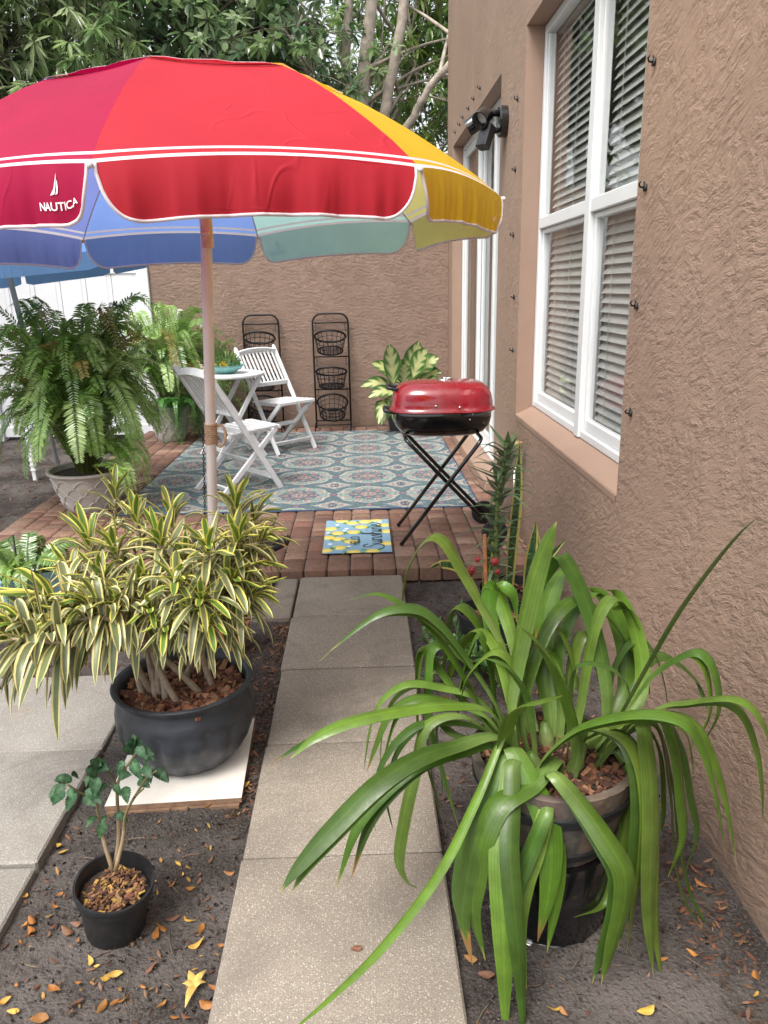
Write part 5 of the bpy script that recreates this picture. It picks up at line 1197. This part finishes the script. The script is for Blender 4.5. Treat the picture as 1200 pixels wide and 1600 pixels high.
# dieffenbachia against the back wall
db = thing('potted_dieffenbachia', 'broad leaved cream and green dieffenbachia against the back wall', 'potted plant', (0.42, 8.62, PZ))
mb = MB(); mb.lathe([(0.001, 0), (0.12, 0), (0.155, 0.24), (0.165, 0.245), (0.165, 0.265), (0.15, 0.265), (0.145, 0.22), (0.001, 0.22)], (0, 0, 0), 36); mb.build('pot', 'dark_pot', db, angle=40)
DL = [((640,600),(655,528),0.16),((615,600),(608,532),0.13),((632,600),(632,575),0.14),((625,598),(580,563),0.12),((650,590),(686,555),0.15),((655,600),(690,578),0.12),((615,605),(563,600),0.11),((618,615),(575,617),0.11),((630,595),(618,560),0.13),
      ((612,625),(600,650),0.13),((628,620),(618,650),0.13),((645,590),(668,540),0.13),((600,625),(596,640),0.10),((660,610),(680,600),0.12)]
sm = MB(); cen = V(0.42, 8.62, 0.28)
for k, ((ax_, ay_), (bx_, by_), w) in enumerate(DL):
    y0 = 8.5+rnd(-0.1, 0.1); a, b = on_y(ax_, ay_, y0), on_y(bx_, by_, y0-rnd(0.05, 0.18)); d = unit(b-a); L = np.linalg.norm(b-a)
    if L < 0.26: b = a+d*0.28
    sm.tube(crom([cen+V(rnd(-.05, .05), rnd(-.05, .05), 0), cen*0.5+a*0.5+V(0, 0.03, 0.08), a], 8), 0.009, 7, cols=[(0.16, 0.26, 0.08)]*8)
    gcol, pc = rcol((0.045, 0.13, 0.025), 0.2), rcol((0.50, 0.52, 0.24), 0.1); ph_ = rnd(0, 6)
    def dc(x, t, gcol=gcol, pc=pc, ph_=ph_):
        edge = abs(x)+0.5*max(0, abs(t-0.5)-0.3); vein = math.sin((t*16-abs(x)*5)*1.6+ph_)
        k_ = 1/(1+math.exp((edge-0.50+0.26*vein)*14)); return [gcol[i]*(1-k_)+pc[i]*k_ for i in range(3)]
    mb = MB(); mb.strap([a, a*0.5+b*0.5+V(0, 0, 0.03), b-V(0, 0, 0.03)], lambda t, w=w: w*1.45*max(0.02, math.sin(PI*t**0.85)**0.75), side=np.cross(d, V(0, -0.75, 0.65)), n=26, fold=0.2, xs=tuple(np.linspace(-1, 1, 17)), colf=dc)
    mb.build('leaf', 'leafcol', db, True)
sm.build('stem', 'leafcol', db, True)

# ================================================================== PLANTS BEHIND THE LILY
def nursery(t, r, h, mat='black_plastic'):
    mb = MB(); mb.lathe([(0.001, 0), (r*0.78, 0), (r*0.96, h*0.88), (r, h*0.9), (r*1.03, h), (r*0.96, h), (r*0.9, h*0.8), (0.001, h*0.82)], (0, 0, 0), 40); mb.build('pot', mat, t, angle=40)
    mb = MB(); chips_disc(mb, (0, 0, h*0.82), r*0.85, 120, 0.025, 0.012); mb.build('mulch', 'chips', t, smooth=False)
sk = thing('potted_snake_plant', 'yellow edged snake plant in a black pot against the house wall', 'potted plant', (0.70, 3.42, SOIL)); nursery(sk, 0.17, 0.24)
def snake_leaf(pts, w):
    mb = MB(); g1 = rcol((0.035, 0.085, 0.030), 0.2)
    def cf(x, t):
        if abs(x) > 0.62: return (0.52, 0.46, 0.12)
        v_ = math.sin(t*70+3*abs(x)+math.sin(t*31)*2); return tuple(c*(1.9 if v_ > 0.35 else 0.8) for c in g1)
    mb.strap(pts, lambda t: w*max(0.03, (0.7+0.3*math.sin(t*PI))*(1-t**5)), side=V(1, 0.35, 0), n=60, fold=0.35, xs=(-1, -0.68, -0.58, 0, 0.58, 0.68, 1), colf=cf, twist=0.3)
    mb.build('leaf', 'leafcol', sk, True)
for pts, w in (([(795,925,3.40),(799,860,3.42),(808,770,3.44),(812,688,3.45)],.056), ([(822,930,3.36),(828,880,3.38),(838,815,3.40)],.065), ([(830,925,3.40),(838,870,3.42),(836,815,3.44)],.05), ([(757,920,3.34),(762,870,3.34),(768,826,3.34)],.045),
               ([(765,935,3.30),(768,900,3.30),(777,850,3.30)],.05), ([(745,930,3.28),(720,890,3.26),(690,882,3.24),(668,890,3.22)],.045), ([(840,930,3.42),(852,880,3.44),(884,842,3.46)],.04), ([(850,930,3.46),(862,885,3.48),(872,862,3.5)],.045)):
    snake_leaf([on_y(*p) for p in pts], w)
sk2 = thing('spiky_stem_plant', 'tall single stemmed spiky plant tied to a wooden stake', 'potted plant', (0.55, 3.16, SOIL)); nursery(sk2, 0.15, 0.24)
tip = on_y(793, 690, 3.16); ba = V(0.58, 3.16, 0.15); mid = on_y(776, 800, 3.16)
R_ = crom([ba, mid, tip], 40); mb = MB(); mb.tube(R_, list(np.linspace(0.013, 0.008, 40)), 8, cols=[(0.20, 0.26, 0.09)]*40); mb.build('stem', 'leafcol', sk2, True)
mb = MB()
for k in range(84):
    f = 0.18+0.82*k/83; p = R_[min(39, int(f*39))]; a = k*2.4+rnd(-0.3, 0.3); L = 0.160*rnd(0.55, 1.25)*(1-0.30*f**3); el = rnd(0.05, 0.5)+0.7*max(0, f-0.9)*8*random.random()
    dv = unit(V(math.cos(a)*math.cos(el), math.sin(a)*math.cos(el), math.sin(el))); g1 = rcol((0.125, 0.185, 0.090), 0.3)
    mb.strap([p, p+dv*L*0.5+V(0, 0, 0.006), p+dv*L-V(0, 0, 0.05*rnd(-0.8, 1.3))], lambda t: 0.036*max(0.02, (1-t)**0.8), n=9, fold=0.35, xs=(-1, 0, 1), colf=lambda x, t, g1=g1: g1)
mb.build('foliage', 'leafcol', sk2, True)
mb = MB(); mb.beam(on_y(757, 835, 3.11), on_y(760, 950, 3.11), 0.016, 0.016); mb.build('stake', 'wood_stake', sk2, True, angle=30)
ct = thing('crown_of_thorns', 'low sprawling green plant with round red blooms in the soil bed', 'plant', (0.50, 3.10, SOIL))
mb = MB(); P, D, N, L, W, C = [], [], [], [], [], []
for k in range(34):
    a = rnd(0, 2*PI); o = V(math.cos(a), math.sin(a), 0); b0 = V(0.45, 3.05, SOIL); R_ = crom([b0, b0+o*rnd(0.05, 0.12)+V(0, 0, rnd(0.05, 0.16)), b0+o*rnd(0.12, 0.30)+V(0, 0, rnd(0.04, 0.22))], 12)
    mb.tube(R_, 0.0045, 5, cols=[(0.16, 0.15, 0.07)]*12)
    for p in R_[3:]:
        for _ in range(2): P.append(p); D.append((rnd(-1, 1), rnd(-1, 1), rnd(-0.2, 1))); N.append((rnd(-1, 1), rnd(-1, 1), 1)); L.append(rnd(0.03, 0.06)); W.append(rnd(0.014, 0.024)); C.append(rcol((0.07, 0.16, 0.04), 0.3))
add_cloud(mb, C, P, D, N, L, W); mb.build('foliage', 'leafcol', ct, True)
for (u, v, y, r) in ((737, 890, 2.98, 0.016), (773, 877, 3.0, 0.016), (746, 874, 3.02, 0.011), (777, 893, 3.0, 0.011), (735, 897, 2.99, 0.011)):
    m2 = MB(); m2.cur = rcol((0.26, 0.03, 0.03), 0.2); p = on_y(u, v, y); m2.ball(p, r, n=8)
    for j in range(6):
        a = j*PI/3; m2.ball(p+V(r*0.7*math.cos(a), -r*0.3, r*0.7*math.sin(a)), r*0.5, n=6)
    m2.build('bloom', 'leafcol', ct, True)
so = thing('solar_stake_light', 'short clear garden light on a stake near the house wall', 'lamp', (0.93, 4.62, PZ))
mb = MB(); mb.tube([(0, 0, 0), (0, 0, 0.46)], 0.008, 8); mb.build('stake', 'steel', so)
mb = MB(); mb.lathe([(0.001, 0.46), (0.03, 0.46), (0.034, 0.48), (0.034, 0.60), (0.036, 0.61)], (0, 0, 0), 24); mb.build('jar', 'glass', so)
mb = MB(); mb.lathe([(0.04, 0.605), (0.044, 0.615), (0.044, 0.635), (0.02, 0.642), (0.001, 0.643)], (0, 0, 0), 24); mb.build('cap', 'amber', so, angle=40)

# ================================================================== LEFT EDGE
bp = thing('square_planter', 'square blue grey planter holding a small fern at the left edge', 'potted plant', (-1.80, 3.86, SOIL), 0.62)
mb = MB(); b0, b1, h = 0.11, 0.155, 0.25
def ring(r, z): return [(-r, -r, z), (r, -r, z), (r, r, z), (-r, r, z)]
vs = ring(b0, 0)+ring(b1, h)+ring(b1-0.012, h)+ring(b0+0.01, h-0.08); fs = [(3, 2, 1, 0), (12, 13, 14, 15)]
for l in range(3):
    for j in range(4): fs.append((l*4+j, l*4+(j+1) % 4, l*4+4+(j+1) % 4, l*4+4+j))
mb.add(vs, fs); mb.build('pot', 'teal_pot', bp, smooth=False)
mb = MB(); chips_disc(mb, (0, 0, h-0.075), 0.12, 120, 0.03, 0.01); mb.build('mulch', 'chips', bp, smooth=False)
mb = MB(); s2 = MB(); fern(mb, s2, (0, 0, 0.17), 26, 0.34, 0.30, 31, lean=(0.25, 0.2), leaf=0.05, flop=0.35, cols=[(0.15, 0.26, 0.05), (0.20, 0.32, 0.07), (0.12, 0.22, 0.06)]); mb.build('foliage', 'fernleaf', bp); s2.build('stem', 'leafcol', bp)
mb = MB(); a, b = on_y(27, 885, 3.75), on_y(20, 836, 3.75); mb.tube([a*V(1, 1, 0)+V(0, 0, SOIL), b], 0.005, 7)
tag(mb.build('plant_stake', 'black_metal'), 'thin black stake rising behind the blue grey planter', 'stake')
mb = MB(); p = on_z(55, 745, 0.0); mb.beam(p+V(0, 0, SOIL), p+V(-0.02, 0, 0.50), 0.035, 0.035)
for k in range(9): mb.box(tuple(p+V(-0.026, -0.024, 0.06+k*0.045)), tuple(p+V(0.022, 0.024, 0.07+k*0.045)))
tag(mb.build('garden_stake', 'white_paint', smooth=False), 'white ribbed stake in the soil behind the big fern', 'stake')

# ================================================================== FALLEN LEAVES
def fallen(name, col, s, x, y, z, lab, cat='leaf', group='fallen leaves scattered on the soil'):
    mb = MB(); L = s; w = s*rnd(0.34, 0.52); cu = rnd(0.15, 0.5)
    mb.strap([(-L/2, 0, cu*L*0.3), (-L*0.1, rnd(-.1, .1)*L, 0.0), (L/2, rnd(-.2, .2)*L, cu*L*0.35)], lambda t: w*max(0.03, math.sin(PI*min(1, t*0.97+0.02))**0.8), side=V(0, 1, 0), n=9, fold=rnd(-0.3, 0.7), xs=(-1, -0.5, 0, 0.5, 1), colf=lambda a, t: tuple(c*(1.25 if abs(a) < 0.2 else 1) for c in col), twist=rnd(-1.2, 1.2))
    o = mb.build(name, 'dryleaf'); o.location = (x, y, z); o.rotation_euler = (rnd(-0.3, 0.3), rnd(-0.3, 0.3), rnd(0, 6.3))
    return tag(o, lab, cat, group)
YEL, ORG, BRN = (0.46, 0.28, 0.05), (0.30, 0.125, 0.03), (0.16, 0.075, 0.04)
LABL = {0: 'curled yellow fallen leaf lying on dark soil', 1: 'curled orange fallen leaf lying on dark soil', 2: 'dry brown fallen leaf lying on dark soil'}
lp = [(70,1530,0),(110,1020,0),(265,785,0),(285,815,0),(270,1010,1),(250,1070,1),(150,1130,1),(110,1150,1),(90,1230,1),(140,1170,1),(75,1410,1),(60,1530,0),(20,1480,0),(405,1300,0),(435,1320,0),(510,1360,0),(350,1400,1),(245,1430,1),(160,1420,2),(455,1510,1),(510,1490,1),(555,1475,1),(640,1415,1),(700,1430,2),(720,1495,1),(680,1320,2),(880,1215,0),(900,1155,1),(720,1142,1),(700,1175,1),(775,1100,2),(770,950,1),(815,912,0),(850,970,1),(890,915,2),(890,945,2),(1025,905,1),(940,850,2),(800,865,0),(845,1110,0),(970,1270,1),(985,1225,1),(930,1480,1),(780,1550,1),(840,1540,2),(590,1185,1),(930,620,1),(1095,520,0),(690,940,0),(700,990,0),(660,940,0),(350,1210,1),(300,1170,2),(220,1190,2),(340,1140,2),(330,1500,2),(310,1540,2),(180,1560,1),(950,1410,1),(1000,1440,2),(1060,750,2),(480,1370,0)]
for (u, v, c) in lp:
    p = on_z(u/2.857, 1050+v/2.857, SOIL); col = rcol((YEL, ORG, BRN)[c], 0.2); fallen('fallen_leaf', col, rnd(0.016, 0.046), p[0], p[1], soil_h(p[0], p[1])+0.010, LABL[c])
for (px_, py_, c) in ((865,1580,0),(880,1585,1),(1075,1395,1),(1095,1385,1),(1110,1400,2),(1150,1395,1),(1180,1535,1),(1180,1565,0),(1080,1500,1),(1035,1510,1),(1130,1340,1),(1120,1330,2),(1145,1360,2),(1160,1380,1),(1105,1350,2),(1010,1590,0),(735,1505,1),(760,1530,2),(1150,1440,2),(1060,1370,2),(420,1000,2),(432,985,2),(405,1030,2),(415,1045,1),(425,1100,2),(440,1010,2),(400,1080,2),(450,985,1),(395,1015,2),(408,1160,2),(1190,1420,2),(1170,1410,1)):
    p = on_z(px_, py_, SOIL); col = rcol((YEL, ORG, BRN)[c], 0.2)
    if p[0] < 0.93: fallen('fallen_leaf', col, rnd(0.025, 0.045), p[0], p[1], soil_h(p[0], p[1])+0.010, LABL[c])
mb = MB(); p = on_z(303, 1545, SOIL)
for ang, l in ((1.1, 0.05), (2.0, 0.05), (-1.7, 0.06), (0.3, 0.03), (2.9, 0.03)):
    d = V(math.cos(ang), math.sin(ang), 0); mb.strap([(0, 0, 0.008), d*l*0.5+V(0, 0, 0.014), d*l+V(0, 0, 0.004)], lambda t: 0.022*max(0.05, 1-t**2), n=6, fold=0.3, xs=(-1, -0.5, 0, 0.5, 1), colf=lambda a, t: (0.55, 0.38, 0.10))
o = mb.build('lobed_leaf', 'dryleaf'); o.location = tuple(p+V(0, 0, 0.006)); tag(o, 'large pale yellow lobed leaf on the soil at the bottom', 'leaf')
p = on_z(557, 1486, 0); fallen('fallen_leaf', (0.15, 0.06, 0.03), 0.030, p[0], p[1], 0.008, 'lone dark brown leaf on the pale concrete path', group=None)
mb = MB()
def scatter(n, x0, x1, y0, y1, s0, s1, pal_, zf=soil_h):
    for _ in range(n):
        x, y = rnd(x0, x1), rnd(y0, y1); d = unit(V(rnd(-1, 1), rnd(-1, 1), rnd(-0.15, 0.25))); L = rnd(s0, s1)
        mb.strap([V(x, y, zf(x, y)+0.004), V(x, y, zf(x, y)+0.006)+d*L*0.5, V(x, y, zf(x, y)+0.005)+d*L], lambda t, L=L: L*0.36*max(0.1, math.sin(PI*t)), n=4, fold=0.3, xs=(-1, 0, 1), colf=lambda a, t, c=rcol(random.choice(pal_), 0.3): c)
brn = [(0.12, 0.055, 0.03), (0.07, 0.035, 0.022), (0.18, 0.09, 0.05), (0.05, 0.03, 0.02)]
scatter(260, -0.98, -0.40, 1.2, 2.15, 0.008, 0.028, brn+[(0.3, 0.17, 0.05)]); scatter(620, -0.47, -0.39, 2.1, 3.6, 0.012, 0.035, brn); scatter(300, -0.98, -0.42, 2.65, 3.6, 0.012, 0.035, brn)
scatter(1100, 0.22, 0.94, 1.75, 4.15, 0.012, 0.035, brn); scatter(240, 0.80, 0.98, 1.3, 1.95, 0.012, 0.035, brn); scatter(160, 0.22, 0.9, 1.1, 1.75, 0.008, 0.02, brn)
scatter(1500, -4.2, -2.56, 4.4, 8.8, 0.02, 0.06, brn); scatter(500, -2.5, -1.0, 3.1, 4.15, 0.02, 0.045, brn)
for _ in range(2600):
    zone = random.choice(((-0.98, -0.40, 1.15, 2.15), (-0.98, -0.40, 1.15, 2.15), (0.21, 0.97, 1.05, 2.3), (-0.98, -0.42, 2.65, 3.6), (0.21, 0.97, 2.0, 4.1)))
    x, y = rnd(*zone[:2]), rnd(*zone[2:]); r_ = rnd(0.0015, 0.006); k_ = rcol(random.choice(((0.06, 0.052, 0.048), (0.10, 0.088, 0.08), (0.035, 0.03, 0.028), (0.16, 0.13, 0.11))), 0.2)
    c0 = V(x, y, soil_h(x, y)+r_*0.4); vs = [c0+V(rnd(-1, 1), rnd(-1, 1), rnd(-.2, 1))*r_*1.3 for _ in range(5)]
    mb.add(vs, [(0, 1, 2), (0, 2, 3), (0, 3, 4), (1, 3, 2), (1, 4, 3), (0, 4, 1)], 0, [k_]*5)
for _ in range(110):
    zone = random.choice(((-0.98, -0.40, 1.15, 2.15), (0.24, 0.93, 1.1, 2.0), (-0.98, -0.45, 2.65, 3.6), (0.24, 0.93, 2.0, 4.1)))
    x, y = rnd(*zone[:2]), rnd(*zone[2:]); a = rnd(0, 6.3); l = rnd(0.02, 0.09); z = soil_h(x, y)+0.003; d = V(math.cos(a), math.sin(a), rnd(-0.05, 0.15))*l; c_ = rcol((0.16, 0.11, 0.075), 0.4)
    mb.tube(crom([V(x, y, z), V(x, y, z+0.002)+d*0.5+V(rnd(-1, 1), rnd(-1, 1), 0)*l*0.12, V(x, y, z)+d], 5), [0.0014, 0.0016, 0.0014, 0.0012, 0.0008], 4, cols=[c_]*5)
tag(mb.build('leaf_litter', 'dryleaf'), 'fine brown leaf litter and bark bits over the soil', 'litter', kind='stuff')
mb = MB()
scatter(110, -0.9, 0.9, 4.2, 5.4, 0.008, 0.02, [(0.45, 0.33, 0.12), (0.5, 0.42, 0.25), (0.3, 0.16, 0.06)], lambda x, y: PZ+0.002)
tag(mb.build('fallen_petals', 'dryleaf'), 'tiny straw coloured petals and bits scattered on the bricks', 'litter', kind='stuff')

# ================================================================== TREES
def tree(name, label, base, trunks, crown, nwh, leafL, leafW, cols, hang, seed, bark, per=9, group=None, lim=0.55):
    t = thing(name, label, 'tree', base, 0, group); r = random.Random(seed); tr = MB(); tips = []
    for P_, r0, r1 in trunks:
        R_ = crom(P_, 22); R_ = R_+np.array([[r.gauss(0, 0.012), r.gauss(0, 0.012), 0] for _ in R_]); tr.tube(R_, list(np.linspace(r0, r1, 22)), 10); tips.append(R_)
    cx, cy, cz, ax_, ay_, az_ = crown; P, D, N, L, W, C = [], [], [], [], [], []
    br = MB(); cl = []
    for k in range(max(10, nwh//14)):
        while True:
            p = V(r.uniform(-1, 1), r.uniform(-1, 1), r.uniform(-1, 1))
            if np.linalg.norm(p) < 1: break
        cl.append(V(cx, cy, cz)+p*V(ax_, ay_, az_))
    for c in cl:
        R_ = r.choice(tips); s = R_[r.randint(9, 21)]; m_ = s*0.5+c*0.5+V(r.uniform(-.2, .2), r.uniform(-.2, .2), 0.12)
        br.tube(crom([s, m_, c], 9), list(np.linspace(0.030, 0.008, 9)), 5, caps=False)
    for k in range(nwh):
        c = r.choice(cl); p = c+V(r.gauss(0, lim*0.55), r.gauss(0, lim*0.55), r.gauss(0, lim*0.45)); tone = r.choice(cols); ax = unit(V(r.uniform(-1, 1), r.uniform(-1, 1), r.uniform(-0.2, 1)))
        br.tube([c, (c+p)/2+V(0, 0, 0.03), p], [0.007, 0.005, 0.003], 4, caps=False)
        xa = unit(np.cross(ax, V(0.1, 0.3, 1))); ya = np.cross(ax, xa); s0 = r.uniform(0, 6)
        for j in range(per):
            a = s0+j*2.4; d = (math.cos(a)*xa+math.sin(a)*ya)+ax*r.uniform(0.0, 0.7)-V(0, 0, hang*r.uniform(0.4, 1.2))
            P.append(p+d*0.02); D.append(d); N.append(V(r.uniform(-.35, .35), r.uniform(-.35, .35), 1)); L.append(leafL*r.uniform(0.7, 1.2)); W.append(leafW*r.uniform(0.8, 1.15)); q = r.uniform(0.75, 1.3); C.append(tuple(x*q for x in tone))
    mb = MB(); add_cloud(mb, C, P, D, N, L, W, fold=0.14, droop=0.18)
    tr.build('trunk', bark, t, True); br.build('branches', bark, t, True); mb.build('crown', 'treeleaf', t, True)
    return t
G1 = [(0.18, 0.27, 0.10), (0.12, 0.20, 0.08), (0.22, 0.31, 0.12), (0.34, 0.40, 0.22)]
G2 = [(0.12, 0.19, 0.09), (0.09, 0.15, 0.08), (0.16, 0.25, 0.09), (0.23, 0.30, 0.16)]
G3 = [(0.19, 0.29, 0.06), (0.13, 0.22, 0.05), (0.28, 0.38, 0.08), (0.09, 0.16, 0.05)]
tree('mango_tree', 'tree with long drooping pale green leaves above the umbrella at far left', (-4.6, 10.4, SOIL), [([(-4.6, 10.4, 0), (-4.5, 10.5, 2), (-4.4, 10.6, 4), (-4.2, 10.7, 6)], 0.14, 0.06)], (-4.1, 10.2, 5.0, 1.5, 1.0, 1.7), 680, 0.22, 0.045, G1+[(0.30, 0.36, 0.20)], 1.0, 1, 'bark_dark', per=11)
tree('broadleaf_tree', 'dark green rounded leaf tree behind the crimson umbrella panel', (-2.5, 11.4, SOIL), [([(-2.5, 11.4, 0), (-2.45, 11.4, 2.5), (-2.5, 11.5, 4.5), (-2.4, 11.5, 6.5)], 0.15, 0.07), ([(-3.3, 11.9, 0), (-3.3, 11.9, 3), (-3.35, 11.9, 6.5)], 0.12, 0.06)], (-2.2, 11.1, 5.0, 1.3, 0.9, 1.7), 560, 0.165, 0.078, G2, 0.25, 2, 'bark_dark', per=9)
tree('broadleaf_tree', 'dense green tree with a bare grey branch above the umbrella top', (-0.9, 11.9, SOIL), [([(-1.0, 12.2, 0), (-1.0, 12.1, 2.5), (-0.9, 12.0, 4.6), (-0.8, 12.0, 6.5)], 0.13, 0.05), ([(-0.35, 11.3, 3.9), (-0.9, 11.1, 4.7), (-1.3, 11.1, 5.3)], 0.035, 0.012)], (-0.95, 11.6, 4.9, 0.85, 0.8, 1.6), 420, 0.155, 0.070, G2+[(0.05, 0.12, 0.035)], 0.45, 3, 'bark_pale', per=9)
tree('pale_trunk_tree', 'sparse bright leaved tree with several pale leaning trunks by the house', (0.3, 12.0, SOIL), [([(-0.05, 11.8, 0), (-0.06, 11.9, 2.2), (-0.13, 12.0, 4.2), (-0.07, 12.0, 5.2), (-0.1, 12.1, 8)], 0.075, 0.055), ([(0.0, 12.0, 0), (0.02, 12.0, 2.5), (0.10, 12.0, 4.2), (0.24, 12.0, 5.3), (0.5, 12.1, 8)], 0.12, 0.07), ([(0.1, 12.3, 0), (0.2, 12.2, 2.5), (0.42, 12.1, 4.0), (0.70, 12.0, 5.3), (1.1, 12.0, 8)], 0.10, 0.06), ([(0.3, 12.0, 3.2), (0.75, 11.8, 3.8), (1.15, 11.6, 4.35), (1.8, 11.5, 4.9)], 0.065, 0.04)],
     (0.9, 12.9, 4.9, 1.5, 1.0, 1.7), 480, 0.20, 0.050, G3, 0.4, 4, 'bark_pale', per=10, lim=0.6)
tree('slender_tree', 'thin light green tree beyond the pale trunks at the house corner', (1.9, 13.6, SOIL), [([(1.9, 13.6, 0), (1.8, 13.6, 2.5), (1.5, 13.6, 4.5), (1.2, 13.6, 7)], 0.11, 0.05)], (1.3, 13.8, 4.8, 1.5, 1.0, 2.1), 210, 0.22, 0.052, G3, 0.4, 5, 'bark_pale', per=9)
tree('bushy_tree', 'bushy dark tree behind the white fence', (-6.6, 9.6, SOIL), [([(-6.6, 9.6, 0), (-6.5, 9.6, 2.5), (-6.4, 9.6, 5)], 0.14, 0.06)], (-6.4, 9.3, 4.2, 1.8, 1.6, 2.3), 360, 0.26, 0.08, G1, 0.6, 6, 'bark_dark', per=9)
tree('bushy_tree', 'bushy dark tree standing left of the garden beyond the frame', (-6.8, 5.2, SOIL), [([(-6.8, 5.2, 0), (-6.7, 5.2, 2.5), (-6.6, 5.2, 5)], 0.14, 0.06)], (-6.7, 5.2, 3.8, 1.5, 1.8, 2.2), 300, 0.28, 0.09, G1, 0.6, 8, 'bark_dark', per=8)
r = random.Random(11); P, D, N, L, W, C = [], [], [], [], [], []
for k in range(6500):
    x = r.uniform(-13, 0.2); P.append((x, 15.5+r.uniform(-1, 1.3), r.uniform(0, 9.5)+0.8*math.sin(x*1.3))); D.append((r.uniform(-1, 1), r.uniform(-1, 0.4), r.uniform(-1, 0.3))); N.append((r.uniform(-.5, .5), r.uniform(-.5, .5), 1)); L.append(r.uniform(0.18, 0.34)); W.append(r.uniform(0.07, 0.13)); q = r.uniform(0.7, 1.3); c = r.choice(G2); C.append(tuple(a*q for a in c))
mb = MB(); add_cloud(mb, C, P, D, N, L, W)
tag(mb.build('far_wood', 'treeleaf'), 'dense dark foliage filling the background behind the trees', 'woods', kind='stuff')

# ================================================================== LIGHT
w = bpy.data.worlds.new('World'); sc.world = w; w.use_nodes = True
nt = w.node_tree; nt.nodes.clear()
sky = nt.nodes.new('ShaderNodeTexSky'); sky.sky_type = 'NISHITA'; sky.sun_disc = False
EL, AZ = math.radians(58), math.radians(215)     # sun behind the camera's left shoulder
sky.sun_elevation = EL; sky.sun_rotation = AZ; sky.dust_density = 4.0; sky.air_density = 1.2
hv = nt.nodes.new('ShaderNodeHueSaturation'); hv.inputs['Saturation'].default_value = 0.25
bg = nt.nodes.new('ShaderNodeBackground'); bg.inputs[1].default_value = 0.15; ou = nt.nodes.new('ShaderNodeOutputWorld')
nt.links.new(sky.outputs[0], hv.inputs['Color']); nt.links.new(hv.outputs[0], bg.inputs[0]); nt.links.new(bg.outputs[0], ou.inputs[0])
sl_ = bpy.data.lights.new('sun', 'SUN'); sl_.energy = 1.4; sl_.angle = math.radians(28); sl_.color = (1.0, 0.95, 0.88)
so_ = bpy.data.objects.new('sun', sl_); COL.objects.link(so_)
sd = Vector((math.sin(AZ)*math.cos(EL), math.cos(AZ)*math.cos(EL), math.sin(EL)))
so_.rotation_euler = sd.to_track_quat('Z', 'Y').to_euler()
sc.view_settings.view_transform = 'Standard'; sc.view_settings.look = 'None'; sc.view_settings.gamma = 1.0
sc.view_settings.exposure = 1.08
sc.render.engine = 'CYCLES'
sc.cycles.use_denoising = True; sc.cycles.max_bounces = 8; sc.cycles.transparent_max_bounces = 12
